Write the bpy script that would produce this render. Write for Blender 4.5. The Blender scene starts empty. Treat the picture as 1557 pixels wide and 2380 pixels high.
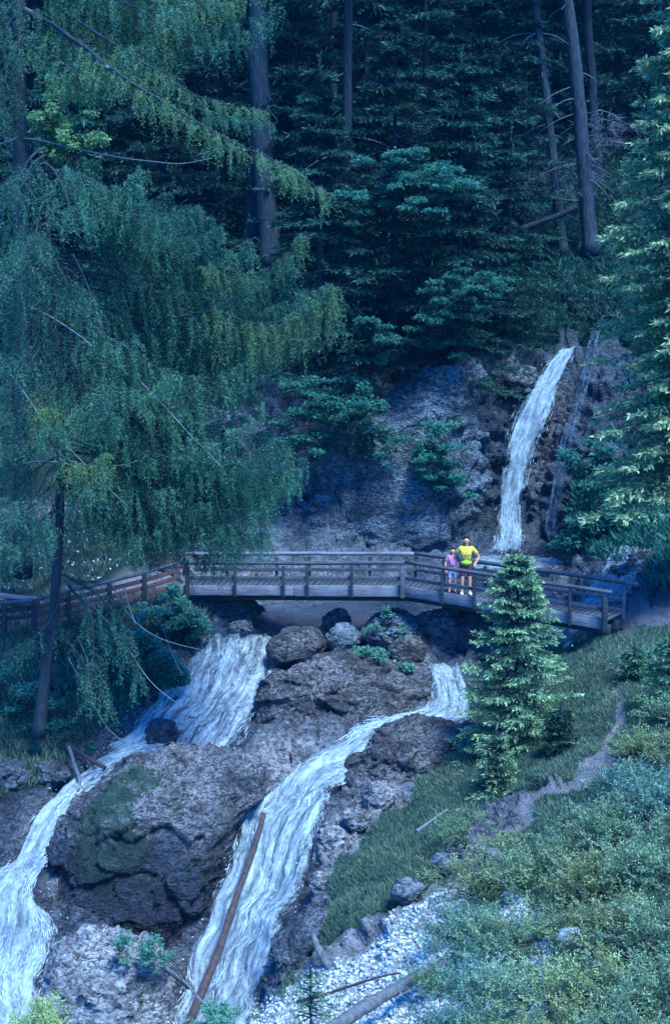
import bpy, math, random
import numpy as np
from math import radians as R
rng = np.random.default_rng(7)
random.seed(7)
C = bpy.context.scene
COL = C.collection

# ------------------------------------------------------------------ camera
FPX, CU, CV, PITCH, CAMZ = 3250.0, 778.5, 1190.0, R(6.5), 6.0
cd = bpy.data.cameras.new('camera'); cam = bpy.data.objects.new('camera', cd); COL.objects.link(cam)
cam.location = (0, 0, CAMZ); cam.rotation_euler = (math.pi/2 - PITCH, 0, 0)
cd.sensor_fit = 'VERTICAL'; cd.sensor_height = 36; cd.lens = FPX/2380*36; cd.clip_end = 1000; cd.clip_start = .1
C.camera = cam
# ------------------------------------------------------------------ world, sun, exposure
SUN_EL, SUN_AZ = R(58), R(150)           # azimuth: compass direction the light comes from (0 = +Y, clockwise)
w = bpy.data.worlds.new('World'); C.world = w; w.use_nodes = True
nt = w.node_tree; nt.nodes.clear()
sky = nt.nodes.new('ShaderNodeTexSky'); sky.sky_type = 'NISHITA'; sky.sun_disc = False
sky.sun_elevation = SUN_EL; sky.sun_rotation = SUN_AZ; sky.ozone_density = 6.0; sky.air_density = 1.3; sky.dust_density = .6
bg = nt.nodes.new('ShaderNodeBackground'); bg.inputs[1].default_value = .12
wo = nt.nodes.new('ShaderNodeOutputWorld')
tint = nt.nodes.new('ShaderNodeMixRGB'); tint.blend_type = 'MULTIPLY'; tint.inputs[0].default_value = 1; tint.inputs[2].default_value = (.06, .74, 1.85, 1)
nt.links.new(sky.outputs[0], tint.inputs[1]); nt.links.new(tint.outputs[0], bg.inputs[0]); nt.links.new(bg.outputs[0], wo.inputs[0])
sl = bpy.data.lights.new('sun', 'SUN'); sl.energy = 3.8; sl.angle = R(16); sl.color = (.60, .87, 1)
so = bpy.data.objects.new('sun', sl); COL.objects.link(so)
from mathutils import Vector
sd = Vector((math.sin(SUN_AZ)*math.cos(SUN_EL), math.cos(SUN_AZ)*math.cos(SUN_EL), math.sin(SUN_EL)))
so.rotation_euler = sd.to_track_quat('Z', 'Y').to_euler(); so.location = (0, 0, 40)
C.view_settings.view_transform = 'Standard'; C.view_settings.look = 'None'
C.view_settings.exposure = .98; C.view_settings.gamma = 1
C.cycles.max_bounces = 5; C.cycles.diffuse_bounces = 3; C.cycles.glossy_bounces = 2
C.cycles.transmission_bounces = 3; C.cycles.transparent_max_bounces = 10
C.cycles.use_denoising = True

# ------------------------------------------------------------------ helpers
def at(u, v, Y):
    u = np.asarray(u, float); v = np.asarray(v, float); Y = np.asarray(Y, float)
    x = (u-CU)/FPX; y = (CV-v)/FPX
    dy = math.cos(PITCH) + y*math.sin(PITCH); dz = -math.sin(PITCH) + y*math.cos(PITCH)
    k = Y/dy
    return np.stack([x*k, Y+0*k, CAMZ+dz*k], -1)
def uv_of(P):
    X, Y, Z = P[..., 0], P[..., 1], P[..., 2]-CAMZ
    fw = Y*math.cos(PITCH)-Z*math.sin(PITCH); up = Y*math.sin(PITCH)+Z*math.cos(PITCH)
    return CU+FPX*X/fw, CV-FPX*up/fw
def hsh(ix, iy, iz, s=0):
    h = (ix.astype(np.int64)*374761393 + iy.astype(np.int64)*668265263 + iz.astype(np.int64)*2147483647 + s*974634777) & 0xffffffff
    h = ((h ^ (h >> 13))*1274126177) & 0xffffffff
    h = ((h ^ (h >> 15))*2246822519) & 0xffffffff
    return ((h ^ (h >> 16)) & 0xffffff)/float(0xffffff)
def vnoise(P, s=0):
    i = np.floor(P).astype(np.int64); f = P-i; f = f*f*(3-2*f)
    r = 0
    for a in (0, 1):
        for b in (0, 1):
            for c in (0, 1):
                wt = (f[:, 0] if a else 1-f[:, 0])*(f[:, 1] if b else 1-f[:, 1])*(f[:, 2] if c else 1-f[:, 2])
                r = r + wt*hsh(i[:, 0]+a, i[:, 1]+b, i[:, 2]+c, s)
    return r*2-1
def fbm(P, o=4, s=0, g=.5):
    r = 0; a = 1; t = 0
    for k in range(o):
        r = r+a*vnoise(P*2**k+k*7.3, s+k); t += a; a *= g
    return r/t
def worley(P, s=0):
    i = np.floor(P).astype(np.int64); f = P-i
    d1 = np.full(len(P), 9.); d2 = d1.copy(); idv = np.zeros(len(P))
    for a in (-1, 0, 1):
        for b in (-1, 0, 1):
            for c in (-1, 0, 1):
                x, y, z = i[:, 0]+a, i[:, 1]+b, i[:, 2]+c
                dx = a+hsh(x, y, z, s)-f[:, 0]; dy = b+hsh(x, y, z, s+1)-f[:, 1]; dz = c+hsh(x, y, z, s+2)-f[:, 2]
                d = np.sqrt(dx*dx+dy*dy+dz*dz)
                n = d < d1
                d2 = np.where(n, d1, np.minimum(d2, d)); idv = np.where(n, hsh(x, y, z, s+3), idv); d1 = np.where(n, d, d1)
    return d1, d2, idv
def facet(P, s=0, k=1.3):
    i = np.floor(P).astype(np.int64); f = P-i
    d1 = np.full(len(P), 9.); h = np.zeros(len(P))
    for a in (-1, 0, 1):
        for b in (-1, 0, 1):
            for c in (-1, 0, 1):
                x, y, z = i[:, 0]+a, i[:, 1]+b, i[:, 2]+c
                dx = a+hsh(x, y, z, s)-f[:, 0]; dy = b+hsh(x, y, z, s+1)-f[:, 1]; dz = c+hsh(x, y, z, s+2)-f[:, 2]
                d = dx*dx+dy*dy+dz*dz; n = d < d1
                v = hsh(x, y, z, s+3)-.5+k*((hsh(x, y, z, s+4)-.5)*dx+(hsh(x, y, z, s+5)-.5)*dy+(hsh(x, y, z, s+6)-.5)*dz)
                h = np.where(n, v, h); d1 = np.where(n, d, d1)
    return h
def nrm(a):
    return a/np.maximum(np.linalg.norm(a, axis=-1, keepdims=True), 1e-9)

def tag(o, label=None, cat=None, group=None, kind=None):
    if label: o['label'] = label
    if cat: o['category'] = cat
    if group: o['group'] = group
    if kind: o['kind'] = kind
    return o
def empty(name, loc):
    o = bpy.data.objects.new(name, None); COL.objects.link(o); o.location = tuple(map(float, loc)); o.empty_display_size = .2
    return o
def mk(name, V, F, mat, parent=None, origin=None, attrs=None, smooth=False):
    """one mesh object; V in world metres, shifted to its origin (or its parent's)"""
    V = np.asarray(V, float)
    if parent is not None:
        p = parent; o0 = np.zeros(3)
        while p is not None: o0 = o0+np.array(p.location); p = p.parent
    else:
        o0 = np.array(origin if origin is not None else (0, 0, 0), float)
    me = bpy.data.meshes.new(name)
    if not isinstance(F, (list, tuple)): F = [F]
    F = [np.asarray(f, np.int64) for f in F if len(f)]
    nl = sum(f.size for f in F); npol = sum(len(f) for f in F)
    me.vertices.add(len(V)); me.vertices.foreach_set('co', (V-o0).astype(np.float32).ravel())
    me.loops.add(nl); me.loops.foreach_set('vertex_index', np.concatenate([f.ravel() for f in F]).astype(np.int32))
    me.polygons.add(npol)
    tot = np.concatenate([np.full(len(f), f.shape[1]) for f in F]); st = np.concatenate([[0], np.cumsum(tot)[:-1]])
    me.polygons.foreach_set('loop_start', st.astype(np.int32))
    me.polygons.foreach_set('loop_total', tot.astype(np.int32))
    if smooth: me.polygons.foreach_set('use_smooth', np.ones(npol, bool))
    for k, a in (attrs or {}).items():
        a = np.asarray(a, np.float32)
        if a.ndim == 1:
            t = me.attributes.new(k, 'FLOAT', 'POINT'); t.data.foreach_set('value', a)
        else:
            t = me.attributes.new(k, 'FLOAT_VECTOR', 'POINT'); t.data.foreach_set('vector', a.ravel())
    me.update(calc_edges=True); me.validate()
    me.materials.append(mat)
    o = bpy.data.objects.new(name, me); COL.objects.link(o)
    if parent is not None: o.parent = parent
    else: o.location = tuple(map(float, o0))
    return o
class MB:
    def __init__(s): s.V = []; s.F = {3: [], 4: []}; s.T = []; s.n = 0
    def add(s, V, F, tone=0.):
        V = np.asarray(V, float); F = np.asarray(F, np.int64)
        s.V.append(V); s.F[F.shape[1]].append(F+s.n); s.n += len(V)
        s.T.append(np.broadcast_to(np.asarray(tone, float), (len(V),)))
        return s
    def build(s, name, mat, parent=None, origin=None, smooth=False):
        F = [np.concatenate(f) for f in s.F.values() if f]
        return mk(name, np.concatenate(s.V), F, mat, parent, origin, {'tone': np.concatenate(s.T)}, smooth)
def tube(P, r, n=7):
    P = np.asarray(P, float); m = len(P); r = np.broadcast_to(np.asarray(r, float), (m,))
    T = nrm(np.gradient(P, axis=0)); up = np.array([0, 0, 1.]) if abs(T[0, 2]) < .9 else np.array([1., 0, 0])
    A = nrm(np.cross(T, up)); B = np.cross(T, A)
    a = np.linspace(0, 2*np.pi, n, endpoint=False)
    V = P[:, None]+r[:, None, None]*(np.cos(a)[None, :, None]*A[:, None]+np.sin(a)[None, :, None]*B[:, None])
    i = np.arange(m-1)[:, None]*n; j = np.arange(n)[None]; k = (j+1) % n
    F = np.stack([i+j, i+k, i+n+k, i+n+j], -1).reshape(-1, 4)
    V = np.concatenate([V.reshape(-1, 3), P[:1], P[-1:]]); c0 = m*n
    jj = np.arange(n); kk = (jj+1) % n
    F3 = np.concatenate([np.stack([kk, jj, np.full(n, c0)], -1), np.stack([(m-1)*n+jj, (m-1)*n+kk, np.full(n, c0+1)], -1)])
    return V, F, F3
def add_tube(mb, P, r, n=7, tone=0.):
    V, F, F3 = tube(P, r, n)
    base = mb.n; mb.add(V, F, tone); mb.F[3].append(F3+base)
def smooth_path(P, n=24, wob=0., seed=0):
    P = np.asarray(P, float)
    for _ in range(3):
        Q = np.empty((2*len(P)-2, P.shape[1])); Q[0::2] = P[:-1]*.75+P[1:]*.25; Q[1::2] = P[:-1]*.25+P[1:]*.75
        P = np.concatenate([P[:1], Q, P[-1:]])
    d = np.concatenate([[0], np.cumsum(np.linalg.norm(np.diff(P[:, :3], axis=0), axis=1))])
    t = np.linspace(0, d[-1], n)
    Q = np.stack([np.interp(t, d, P[:, k]) for k in range(P.shape[1])], -1)
    if wob:
        q = np.stack([t*1.3, np.full(n, seed*3.7), np.zeros(n)], -1)
        env = np.sin(np.linspace(0, np.pi, n))**.5
        for k in range(3): Q[:, k] += wob*env*vnoise(q+k*11.3, seed)
    return Q
def box_pts(a, b, wd, ht, up=(0, 0, 1)):
    """beam from a to b, wd wide, ht tall"""
    a = np.array(a, float); b = np.array(b, float); t = nrm(b-a)
    if abs(t[2]) > .95: up = (0, 1, 0)
    s = nrm(np.cross(t, up)); u = np.cross(s, t)
    V = []
    for p in (a, b):
        for i, j in ((-1, -1), (1, -1), (1, 1), (-1, 1)):
            V.append(p+s*i*wd/2+u*j*ht/2)
    F = [(0, 1, 2, 3), (7, 6, 5, 4), (4, 5, 1, 0), (5, 6, 2, 1), (6, 7, 3, 2), (7, 4, 0, 3)]
    return np.array(V), np.array(F)
def leaves(P, D, L, W, N=None, jit=.9):
    """one rhombic leaf face per row"""
    P = np.asarray(P, float); n = len(P); D = nrm(D)
    if N is None: N = rng.normal(size=(n, 3))
    else: N = np.asarray(N)+jit*rng.normal(size=(n, 3))*.4
    S = nrm(np.cross(D, N)); L = np.broadcast_to(L, (n,))[:, None]; W = np.broadcast_to(W, (n,))[:, None]
    V = np.stack([P, P+D*L*.45+S*W*.5, P+D*L, P+D*L*.45-S*W*.5], 1).reshape(-1, 3)
    return V, np.arange(4*n).reshape(-1, 4)
def in_poly(u, v, poly):
    r = np.zeros(np.shape(u), bool); n = len(poly)
    for i in range(n):
        x1, y1 = poly[i]; x2, y2 = poly[(i+1) % n]
        if y1 == y2: continue
        c = ((y1 > v) != (y2 > v)) & (u < (x2-x1)*(v-y1)/(y2-y1)+x1)
        r ^= c
    return r
def copy_tree(o, parent=None):
    c = o.copy(); COL.objects.link(c); c.parent = parent
    for ch in list(o.children): copy_tree(ch, c)
    return c

# ------------------------------------------------------------------ materials
class NT:
    def __init__(s, name):
        s.m = bpy.data.materials.new(name); s.m.use_nodes = True; s.t = s.m.node_tree; s.t.nodes.clear()
        s.out = s.t.nodes.new('ShaderNodeOutputMaterial')
    def n(s, ty, **k):
        x = s.t.nodes.new('ShaderNode'+ty)
        for a, b in k.items(): setattr(x, a, b)
        return x
    def l(s, a, b): s.t.links.new(a, b)
    def set(s, sock, val):
        if hasattr(val, 'links') or hasattr(val, 'is_output'): s.l(val, sock)
        else: sock.default_value = val
    def noise(s, vec, scale, detail=4, rough=.6, dist=0):
        x = s.n('TexNoise'); x.inputs['Scale'].default_value = scale; x.inputs['Detail'].default_value = detail
        x.inputs['Roughness'].default_value = rough; x.inputs['Distortion'].default_value = dist; s.l(vec, x.inputs['Vector']); return x.outputs[0]
    def vor(s, vec, scale, feature='F1'):
        x = s.n('TexVoronoi', feature=feature); x.inputs['Scale'].default_value = scale; s.l(vec, x.inputs['Vector']); return x.outputs[0]
    def ramp(s, f, stops):
        x = s.n('ValToRGB'); e = x.color_ramp.elements
        while len(e) < len(stops): e.new(.5)
        for q, (p, c) in zip(e, stops):
            q.position = p; q.color = (*c, 1) if isinstance(c, tuple) else (c, c, c, 1)
        s.l(f, x.inputs[0]); return x.outputs[0]
    def mix(s, f, a, b, mode='MIX'):
        x = s.n('MixRGB', blend_type=mode)
        for sock, v in zip(x.inputs, (f, a, b)):
            if isinstance(v, tuple): sock.default_value = (*v, 1)
            elif isinstance(v, (int, float)): sock.default_value = v
            else: s.l(v, sock)
        return x.outputs[0]
    def math(s, op, a, b=0., clamp=False):
        x = s.n('Math', operation=op, use_clamp=clamp)
        for sock, v in zip(x.inputs, (a, b)):
            if isinstance(v, (int, float)): sock.default_value = v
            else: s.l(v, sock)
        return x.outputs[0]
    def attr(s, name, which='Fac'):
        x = s.n('Attribute', attribute_name=name); return x.outputs[which]
    def pos(s): return s.n('NewGeometry').outputs['Position']
    def objc(s): return s.n('TexCoord').outputs['Object']
    def rand(s): return s.n('ObjectInfo').outputs['Random']
    def mapv(s, v, scale):
        x = s.n('Mapping'); x.inputs['Scale'].default_value = scale; s.l(v, x.inputs[0]); return x.outputs[0]
    def bump(s, h, strength=.5, dist=.1):
        x = s.n('Bump'); x.inputs['Strength'].default_value = strength; x.inputs['Distance'].default_value = dist; s.l(h, x.inputs['Height']); return x.outputs[0]
    def bsdf(s, col, rough=.8, bump=None, spec=.3):
        x = s.n('BsdfPrincipled')
        for k, v in (('Base Color', col), ('Roughness', rough), ('Specular IOR Level', spec)):
            if isinstance(v, tuple): x.inputs[k].default_value = (*v, 1)
            elif isinstance(v, (int, float)): x.inputs[k].default_value = v
            else: s.l(v, x.inputs[k])
        if bump is not None: s.l(bump, x.inputs['Normal'])
        return x.outputs[0]
    def fin(s, sh): s.l(sh, s.out.inputs[0]); return s.m

def leaf_mat(name, dark, light, transl=.3, var=.25, rough=.6):
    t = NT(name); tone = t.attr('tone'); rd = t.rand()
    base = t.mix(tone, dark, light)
    f = t.math('MULTIPLY_ADD', rd, var*2); t.t.nodes[-1].inputs[2].default_value = 1-var
    col = t.mix(1., base, t.n('CombineXYZ').outputs[0], 'MULTIPLY')
    cx = t.t.nodes[-2]
    for k in range(3): t.l(f, cx.inputs[k])
    b = t.bsdf(col, rough, spec=.25)
    tr = t.n('BsdfTranslucent'); t.l(col, tr.inputs[0])
    mx = t.n('MixShader'); mx.inputs[0].default_value = transl; t.l(b, mx.inputs[1]); t.l(tr.outputs[0], mx.inputs[2])
    return t.fin(mx.outputs[0])
M = {}
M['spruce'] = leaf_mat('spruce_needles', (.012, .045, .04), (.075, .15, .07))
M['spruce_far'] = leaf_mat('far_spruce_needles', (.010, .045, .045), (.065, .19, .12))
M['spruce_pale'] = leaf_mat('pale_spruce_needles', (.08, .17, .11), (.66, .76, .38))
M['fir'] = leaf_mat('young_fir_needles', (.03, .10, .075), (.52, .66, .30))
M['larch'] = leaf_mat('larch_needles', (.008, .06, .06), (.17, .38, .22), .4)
M['larch_lit'] = leaf_mat('pale_lit_larch_needles', (.06, .17, .10), (.30, .46, .20), .4)  # lighter copy of the larch needles, lit look put into the colour
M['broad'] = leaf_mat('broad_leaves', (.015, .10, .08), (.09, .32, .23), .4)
M['broad_pale'] = leaf_mat('pale_broad_leaves', (.07, .20, .08), (.34, .52, .22), .4)  # leaves of the pale green bush
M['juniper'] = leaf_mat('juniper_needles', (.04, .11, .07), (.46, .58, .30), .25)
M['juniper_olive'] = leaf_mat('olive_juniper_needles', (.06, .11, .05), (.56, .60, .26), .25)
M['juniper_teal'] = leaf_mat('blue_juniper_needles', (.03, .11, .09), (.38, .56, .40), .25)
M['dry'] = leaf_mat('dry_grass_blades', (.22, .17, .12), (.42, .36, .25), .3)
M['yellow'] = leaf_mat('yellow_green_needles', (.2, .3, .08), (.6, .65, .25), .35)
M['grass'] = leaf_mat('grass_blades', (.045, .11, .085), (.26, .33, .21), .35)
M['herb'] = leaf_mat('herb_leaves', (.03, .13, .09), (.18, .40, .27), .35)
M['twig'] = leaf_mat('bare_twigs', (.07, .075, .09), (.20, .20, .24), 0.)
M['flower'] = leaf_mat('white_petals', (.7, .7, .7), (.8, .8, .75), .2)

M['speck'] = None
def bark(name, a, b, sc=(7, 7, 1.6)):
    t = NT(name); p = t.mapv(t.pos(), sc)
    n = t.noise(p, 1.6, 6, .7); v = t.vor(p, 1.5)
    c = t.ramp(n, [(.3, a), (.7, b)])
    h = t.math('ADD', n, v)
    return t.fin(t.bsdf(c, .9, t.bump(h, .8, .04)))
M['bark'] = bark('grey_bark', (.012, .02, .03), (.06, .07, .085))
M['bark_dark'] = bark('dark_bark', (.008, .012, .02), (.03, .036, .046))
M['bark_red'] = bark('red_brown_log', (.05, .03, .028), (.15, .09, .08))
M['driftwood'] = bark('weathered_wood', (.06, .06, .075), (.24, .22, .24))
M['deadwood'] = bark('dead_branch_wood', (.11, .11, .12), (.30, .29, .31))

def rock_mat(name, a, b, c, moss=True, sc=1., wet=0.):
    a = tuple(x*.8 for x in a); c = tuple(x*1.25 for x in c)
    t = NT(name); p = t.mapv(t.pos(), (1, 1, 1.9))
    n1 = t.noise(p, .9*sc, 8, .62, .4); n2 = t.noise(p, 5*sc, 8, .7, .6); n3 = t.noise(p, 16*sc, 6, .75)
    vo = t.vor(p, 2.6*sc, 'DISTANCE_TO_EDGE'); vf = t.vor(p, 9*sc)
    base = t.ramp(t.math('ADD', t.math('MULTIPLY', n1, .45), t.math('MULTIPLY', n2, .6)), [(.40, a), (.53, b), (.66, c)])
    sp = t.math('MULTIPLY', t.ramp(n3, [(.46, 0.), (.64, 1.)]), t.ramp(t.noise(p, 1.1*sc, 5, .65), [(.44, .03), (.56, 1.)]))
    col = t.mix(t.math('MULTIPLY', sp, .8), base, tuple(min(1, x*1.7) for x in c))
    dk = t.ramp(t.noise(p, 7*sc, 7, .75, 1.), [(.43, 1.), (.52, 0.)])
    col = t.mix(t.math('MULTIPLY', dk, .85), col, tuple(x*.25 for x in a))
    if moss:
        ms = t.attr('moss'); mn = t.noise(p, 3.5, 5, .7)
        mf = t.math('MULTIPLY', t.ramp(t.math('ADD', ms, t.math('MULTIPLY', t.math('SUBTRACT', mn, .5), 1.2)), [(.34, 0.), (.72, 1.)]), .92)
        mc = t.ramp(t.noise(p, 14, 5, .7), [(.3, (.004, .022, .015)), (.7, (.02, .075, .04))])
        col = t.mix(mf, col, mc)
    h = t.math('ADD', t.math('MULTIPLY', n2, 1.), t.math('ADD', t.math('MULTIPLY', n3, .5), t.math('MULTIPLY', vf, .5)))
    wetn = t.attr('wet')
    wetn = t.ramp(t.math('ADD', wetn, t.math('MULTIPLY', t.math('SUBTRACT', n1, .5), 1.2)), [(.2, 0.), (.6, 1.)])
    col = t.mix(t.math('MULTIPLY', wetn, .95), col, t.mix(1., col, (.10, .15, .24), 'MULTIPLY'))
    ro = t.math('SUBTRACT', .85, t.math('MULTIPLY', wetn, .45))
    return t.fin(t.bsdf(col, ro, t.bump(h, .75, .10), .4))
M['rock'] = rock_mat('stream_rock', (.03, .033, .042), (.10, .085, .093), (.26, .235, .24))
M['rock_pale'] = rock_mat('pale_pinkish_rock', (.10, .09, .10), (.24, .21, .22), (.42, .38, .38))
M['rock_mid'] = rock_mat('wet_slab_rock', (.02, .021, .027), (.075, .058, .06), (.20, .175, .18))
M['rock_dark'] = rock_mat('dark_wet_rock', (.02, .025, .035), (.07, .075, .095), (.17, .17, .20))
M['rock_blue'] = rock_mat('grey_boulder_rock', (.07, .08, .10), (.14, .15, .18), (.24, .25, .28), sc=.8)

M['rock_face'] = rock_mat('pale_crag_rock', (.03, .042, .058), (.085, .10, .125), (.21, .24, .28), sc=.9)
def terrain_mat():
    t = NT('terrain_ground'); p = t.pos()
    pl_ = t.attr('pale_m'); g, s_, f, dt = t.attr('grass_m'), t.attr('scree_m'), t.attr('forest_m'), t.attr('dirt_m'); cl = t.attr('cliff_m'); wt = t.attr('wet')
    p = t.mapv(p, (1, 1, 1.8)); n1 = t.noise(p, .7, 8, .65, .5); n2 = t.noise(p, 4.5, 8, .72, .6); n3 = t.noise(p, 15, 6, .75); n4 = t.noise(p, 2.2, 6, .7)
    mixn = t.math('ADD', t.math('MULTIPLY', n1, .45), t.math('MULTIPLY', n2, .6))
    rock = t.ramp(mixn, [(.40, (.03, .033, .043)), (.51, (.12, .11, .125)), (.62, (.36, .33, .35))])
    sp = t.ramp(n3, [(.5, 0.), (.64, 1.)])
    rock = t.mix(t.math('MULTIPLY', sp, .6), rock, (.5, .45, .48))
    cliff = t.ramp(mixn, [(.42, (.02, .03, .045)), (.50, (.085, .10, .125)), (.64, (.22, .25, .29))])
    cliff = t.mix(t.math('MULTIPLY', sp, .35), cliff, (.45, .45, .5))
    col = t.mix(cl, rock, cliff)
    dk = t.ramp(t.noise(p, 6, 7, .75, 1.), [(.40, 1.), (.5, 0.)])
    col = t.mix(t.math('MULTIPLY', dk, .8), col, (.01, .012, .018))
    pm = t.math('MULTIPLY', pl_, t.ramp(n2, [(.44, 0.), (.56, .9)]))
    col = t.mix(pm, col, t.ramp(n3, [(.3, (.26, .21, .22)), (.6, (.58, .50, .50))]))
    scree = t.ramp(t.vor(p, 13), [(.05, (.78, .72, .66)), (.5, (.60, .56, .52)), (.9, (.26, .25, .25))])
    scree = t.mix(t.ramp(n3, [(.40, .6), (.48, 0.)]), scree, (.07, .08, .09))
    col = t.mix(s_, col, scree)
    soil = t.ramp(n2, [(.35, (.01, .02, .02)), (.55, (.025, .045, .03)), (.7, (.07, .075, .06))])
    col = t.mix(f, col, soil)
    gr = t.ramp(n2, [(.3, (.03, .085, .055)), (.55, (.07, .15, .085)), (.75, (.17, .18, .12))])
    gm = t.ramp(t.math('ADD', g, t.math('MULTIPLY', t.math('SUBTRACT', n4, .5), .9)), [(.40, 0.), (.58, 1.)])
    col = t.mix(gm, col, gr)
    dirt = t.ramp(n3, [(.3, (.20, .16, .17)), (.7, (.42, .35, .36))])
    col = t.mix(dt, col, dirt)
    col = t.mix(t.math('MULTIPLY', wt, .7), col, t.mix(1., col, (.18, .25, .36), 'MULTIPLY'))  # wet mask: damp rock by the water, plus painted shade and darkening
    h = t.math('ADD', n2, t.math('ADD', t.math('MULTIPLY', n3, .5), t.math('MULTIPLY', t.vor(p, 8), .4)))
    ro = t.math('SUBTRACT', .9, t.math('MULTIPLY', wt, .5))
    return t.fin(t.bsdf(col, ro, t.bump(h, .9, .14), .35))
M['terrain'] = terrain_mat()

def water_mat(name, foam, soft=.5, clear=(.03, .07, .13), white=(.86, .90, .95), edge=1.0, sc=1., base_alpha=.35):
    """flow = (metres along, metres across, 0..1 edge)"""
    t = NT(name); fl = t.attr('flow', 'Vector')
    sp = t.n('SeparateXYZ'); t.l(fl, sp.inputs[0])
    v1 = t.mapv(fl, (.55*sc, 4.5*sc, 0)); v2 = t.mapv(fl, (1.3*sc, 15*sc, 0)); 
    n1 = t.noise(v1, 1, 6, .7, .25); n2 = t.noise(v2, 1, 6, .75, .15); n3 = t.noise(t.pos(), 9, 5, .75)
    n4 = t.noise(t.mapv(fl, (3.2*sc, 7*sc, 0)), 1, 8, .8, .6)
    s = t.math('ADD', t.math('MULTIPLY', n1, .36), t.math('ADD', t.math('MULTIPLY', n2, .2), t.math('ADD', t.math('MULTIPLY', n4, .28), t.math('MULTIPLY', n3, .16))))
    f = t.ramp(s, [(.5-foam*.28-.07*soft, 0.), (.5-foam*.28+.11*soft, 1.)])
    col = t.mix(f, clear, white)
    b = t.bsdf(col, t.math('ADD', .12, t.math('MULTIPLY', f, .5)), t.bump(s, .7, .1), .5)
    e = t.math('MULTIPLY', sp.outputs[2], 2.6*edge)
    al = t.ramp(t.math('ADD', e, t.math('MULTIPLY', t.math('SUBTRACT', s, .5), 3.4)), [(.30, 0.), (.62, 1.)])
    al2 = t.math('MAXIMUM', f, base_alpha)
    al = t.math('MULTIPLY', al, al2)
    tr = t.n('BsdfTransparent'); mx = t.n('MixShader'); t.l(al, mx.inputs[0]); t.l(tr.outputs[0], mx.inputs[1]); t.l(b, mx.inputs[2])
    return t.fin(mx.outputs[0])
M['falls'] = water_mat('white_water', .18, 1.8, base_alpha=.35, clear=(.03, .08, .15), white=(.82, .86, .86))
M['falls_lace'] = water_mat('lacy_white_water', .10, 1.4, clear=(.025, .06, .12), white=(.92, .94, .94), sc=1.1, base_alpha=.25)
M['falls_thin'] = water_mat('thin_falling_water', -.12, 1.2, white=(.3, .42, .55), sc=1.4, base_alpha=.06, edge=.6)
M['falls_blue'] = water_mat('bluish_falling_water', .25, 2.4, edge=.55, clear=(.03, .09, .18), white=(.80, .86, .90), sc=1.3)  # bluish white for the tall fall
M['pool'] = water_mat('stream_pool_water', -.35, .9, sc=.7, clear=(.02, .05, .09), white=(.5, .55, .6))
M['foam'] = water_mat('churned_foam', .3, 1.1, white=(.8, .85, .88))

M['spray'] = leaf_mat('white_spray', (.72, .78, .82), (.78, .84, .86), .35, .05)
def wood(name, a, b, sc=1.):
    t = NT(name); p = t.pos()
    n = t.noise(t.mapv(p, (2*sc, 2*sc, 22*sc)), 1, 6, .65); n2 = t.noise(p, 3, 5, .7)
    c = t.ramp(t.math('ADD', t.math('MULTIPLY', n, .6), t.math('MULTIPLY', n2, .45)), [(.35, a), (.68, b)])
    return t.fin(t.bsdf(c, .8, t.bump(n, .5, .02)))
M['beam'] = wood('weathered_beam', (.10, .09, .11), (.34, .30, .33))
M['rail'] = wood('grey_rail_wood', (.03, .035, .05), (.15, .145, .17))
M['post'] = wood('dark_post_wood', (.012, .015, .022), (.06, .062, .075))
M['plank'] = wood('deck_plank', (.035, .037, .045), (.13, .12, .13))
M['red_wood'] = wood('red_brown_board', (.07, .03, .03), (.24, .10, .10))
def plain(name, c, rough=.8, nz=.15):
    t = NT(name); n = t.noise(t.objc(), 30, 3, .6)
    return t.fin(t.bsdf(t.mix(n, tuple(x*(1-nz) for x in c), tuple(min(1, x*(1+nz)) for x in c)), rough))
M['skin'] = plain('skin', (.80, .34, .22), .6); M['hair'] = plain('dark_hair', (.025, .018, .018), .6)
M['shirt'] = plain('yellow_cloth', (.95, .58, .09)); M['bag'] = plain('lime_cloth', (.45, .55, .04)); M['print'] = plain('shirt_print', (.12, .10, .05))
M['pink'] = plain('pink_cloth', (.62, .20, .36)); M['lilac'] = plain('lilac_cloth', (.42, .34, .55)); M['maroon'] = plain('maroon_cloth', (.16, .04, .07)); M['white_shoe'] = plain('white_shoe', (.8, .8, .8))
M['eye'] = plain('dark_eye', (.02, .02, .02), .3); M['strap'] = plain('dark_strap', (.03, .03, .05))

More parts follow.
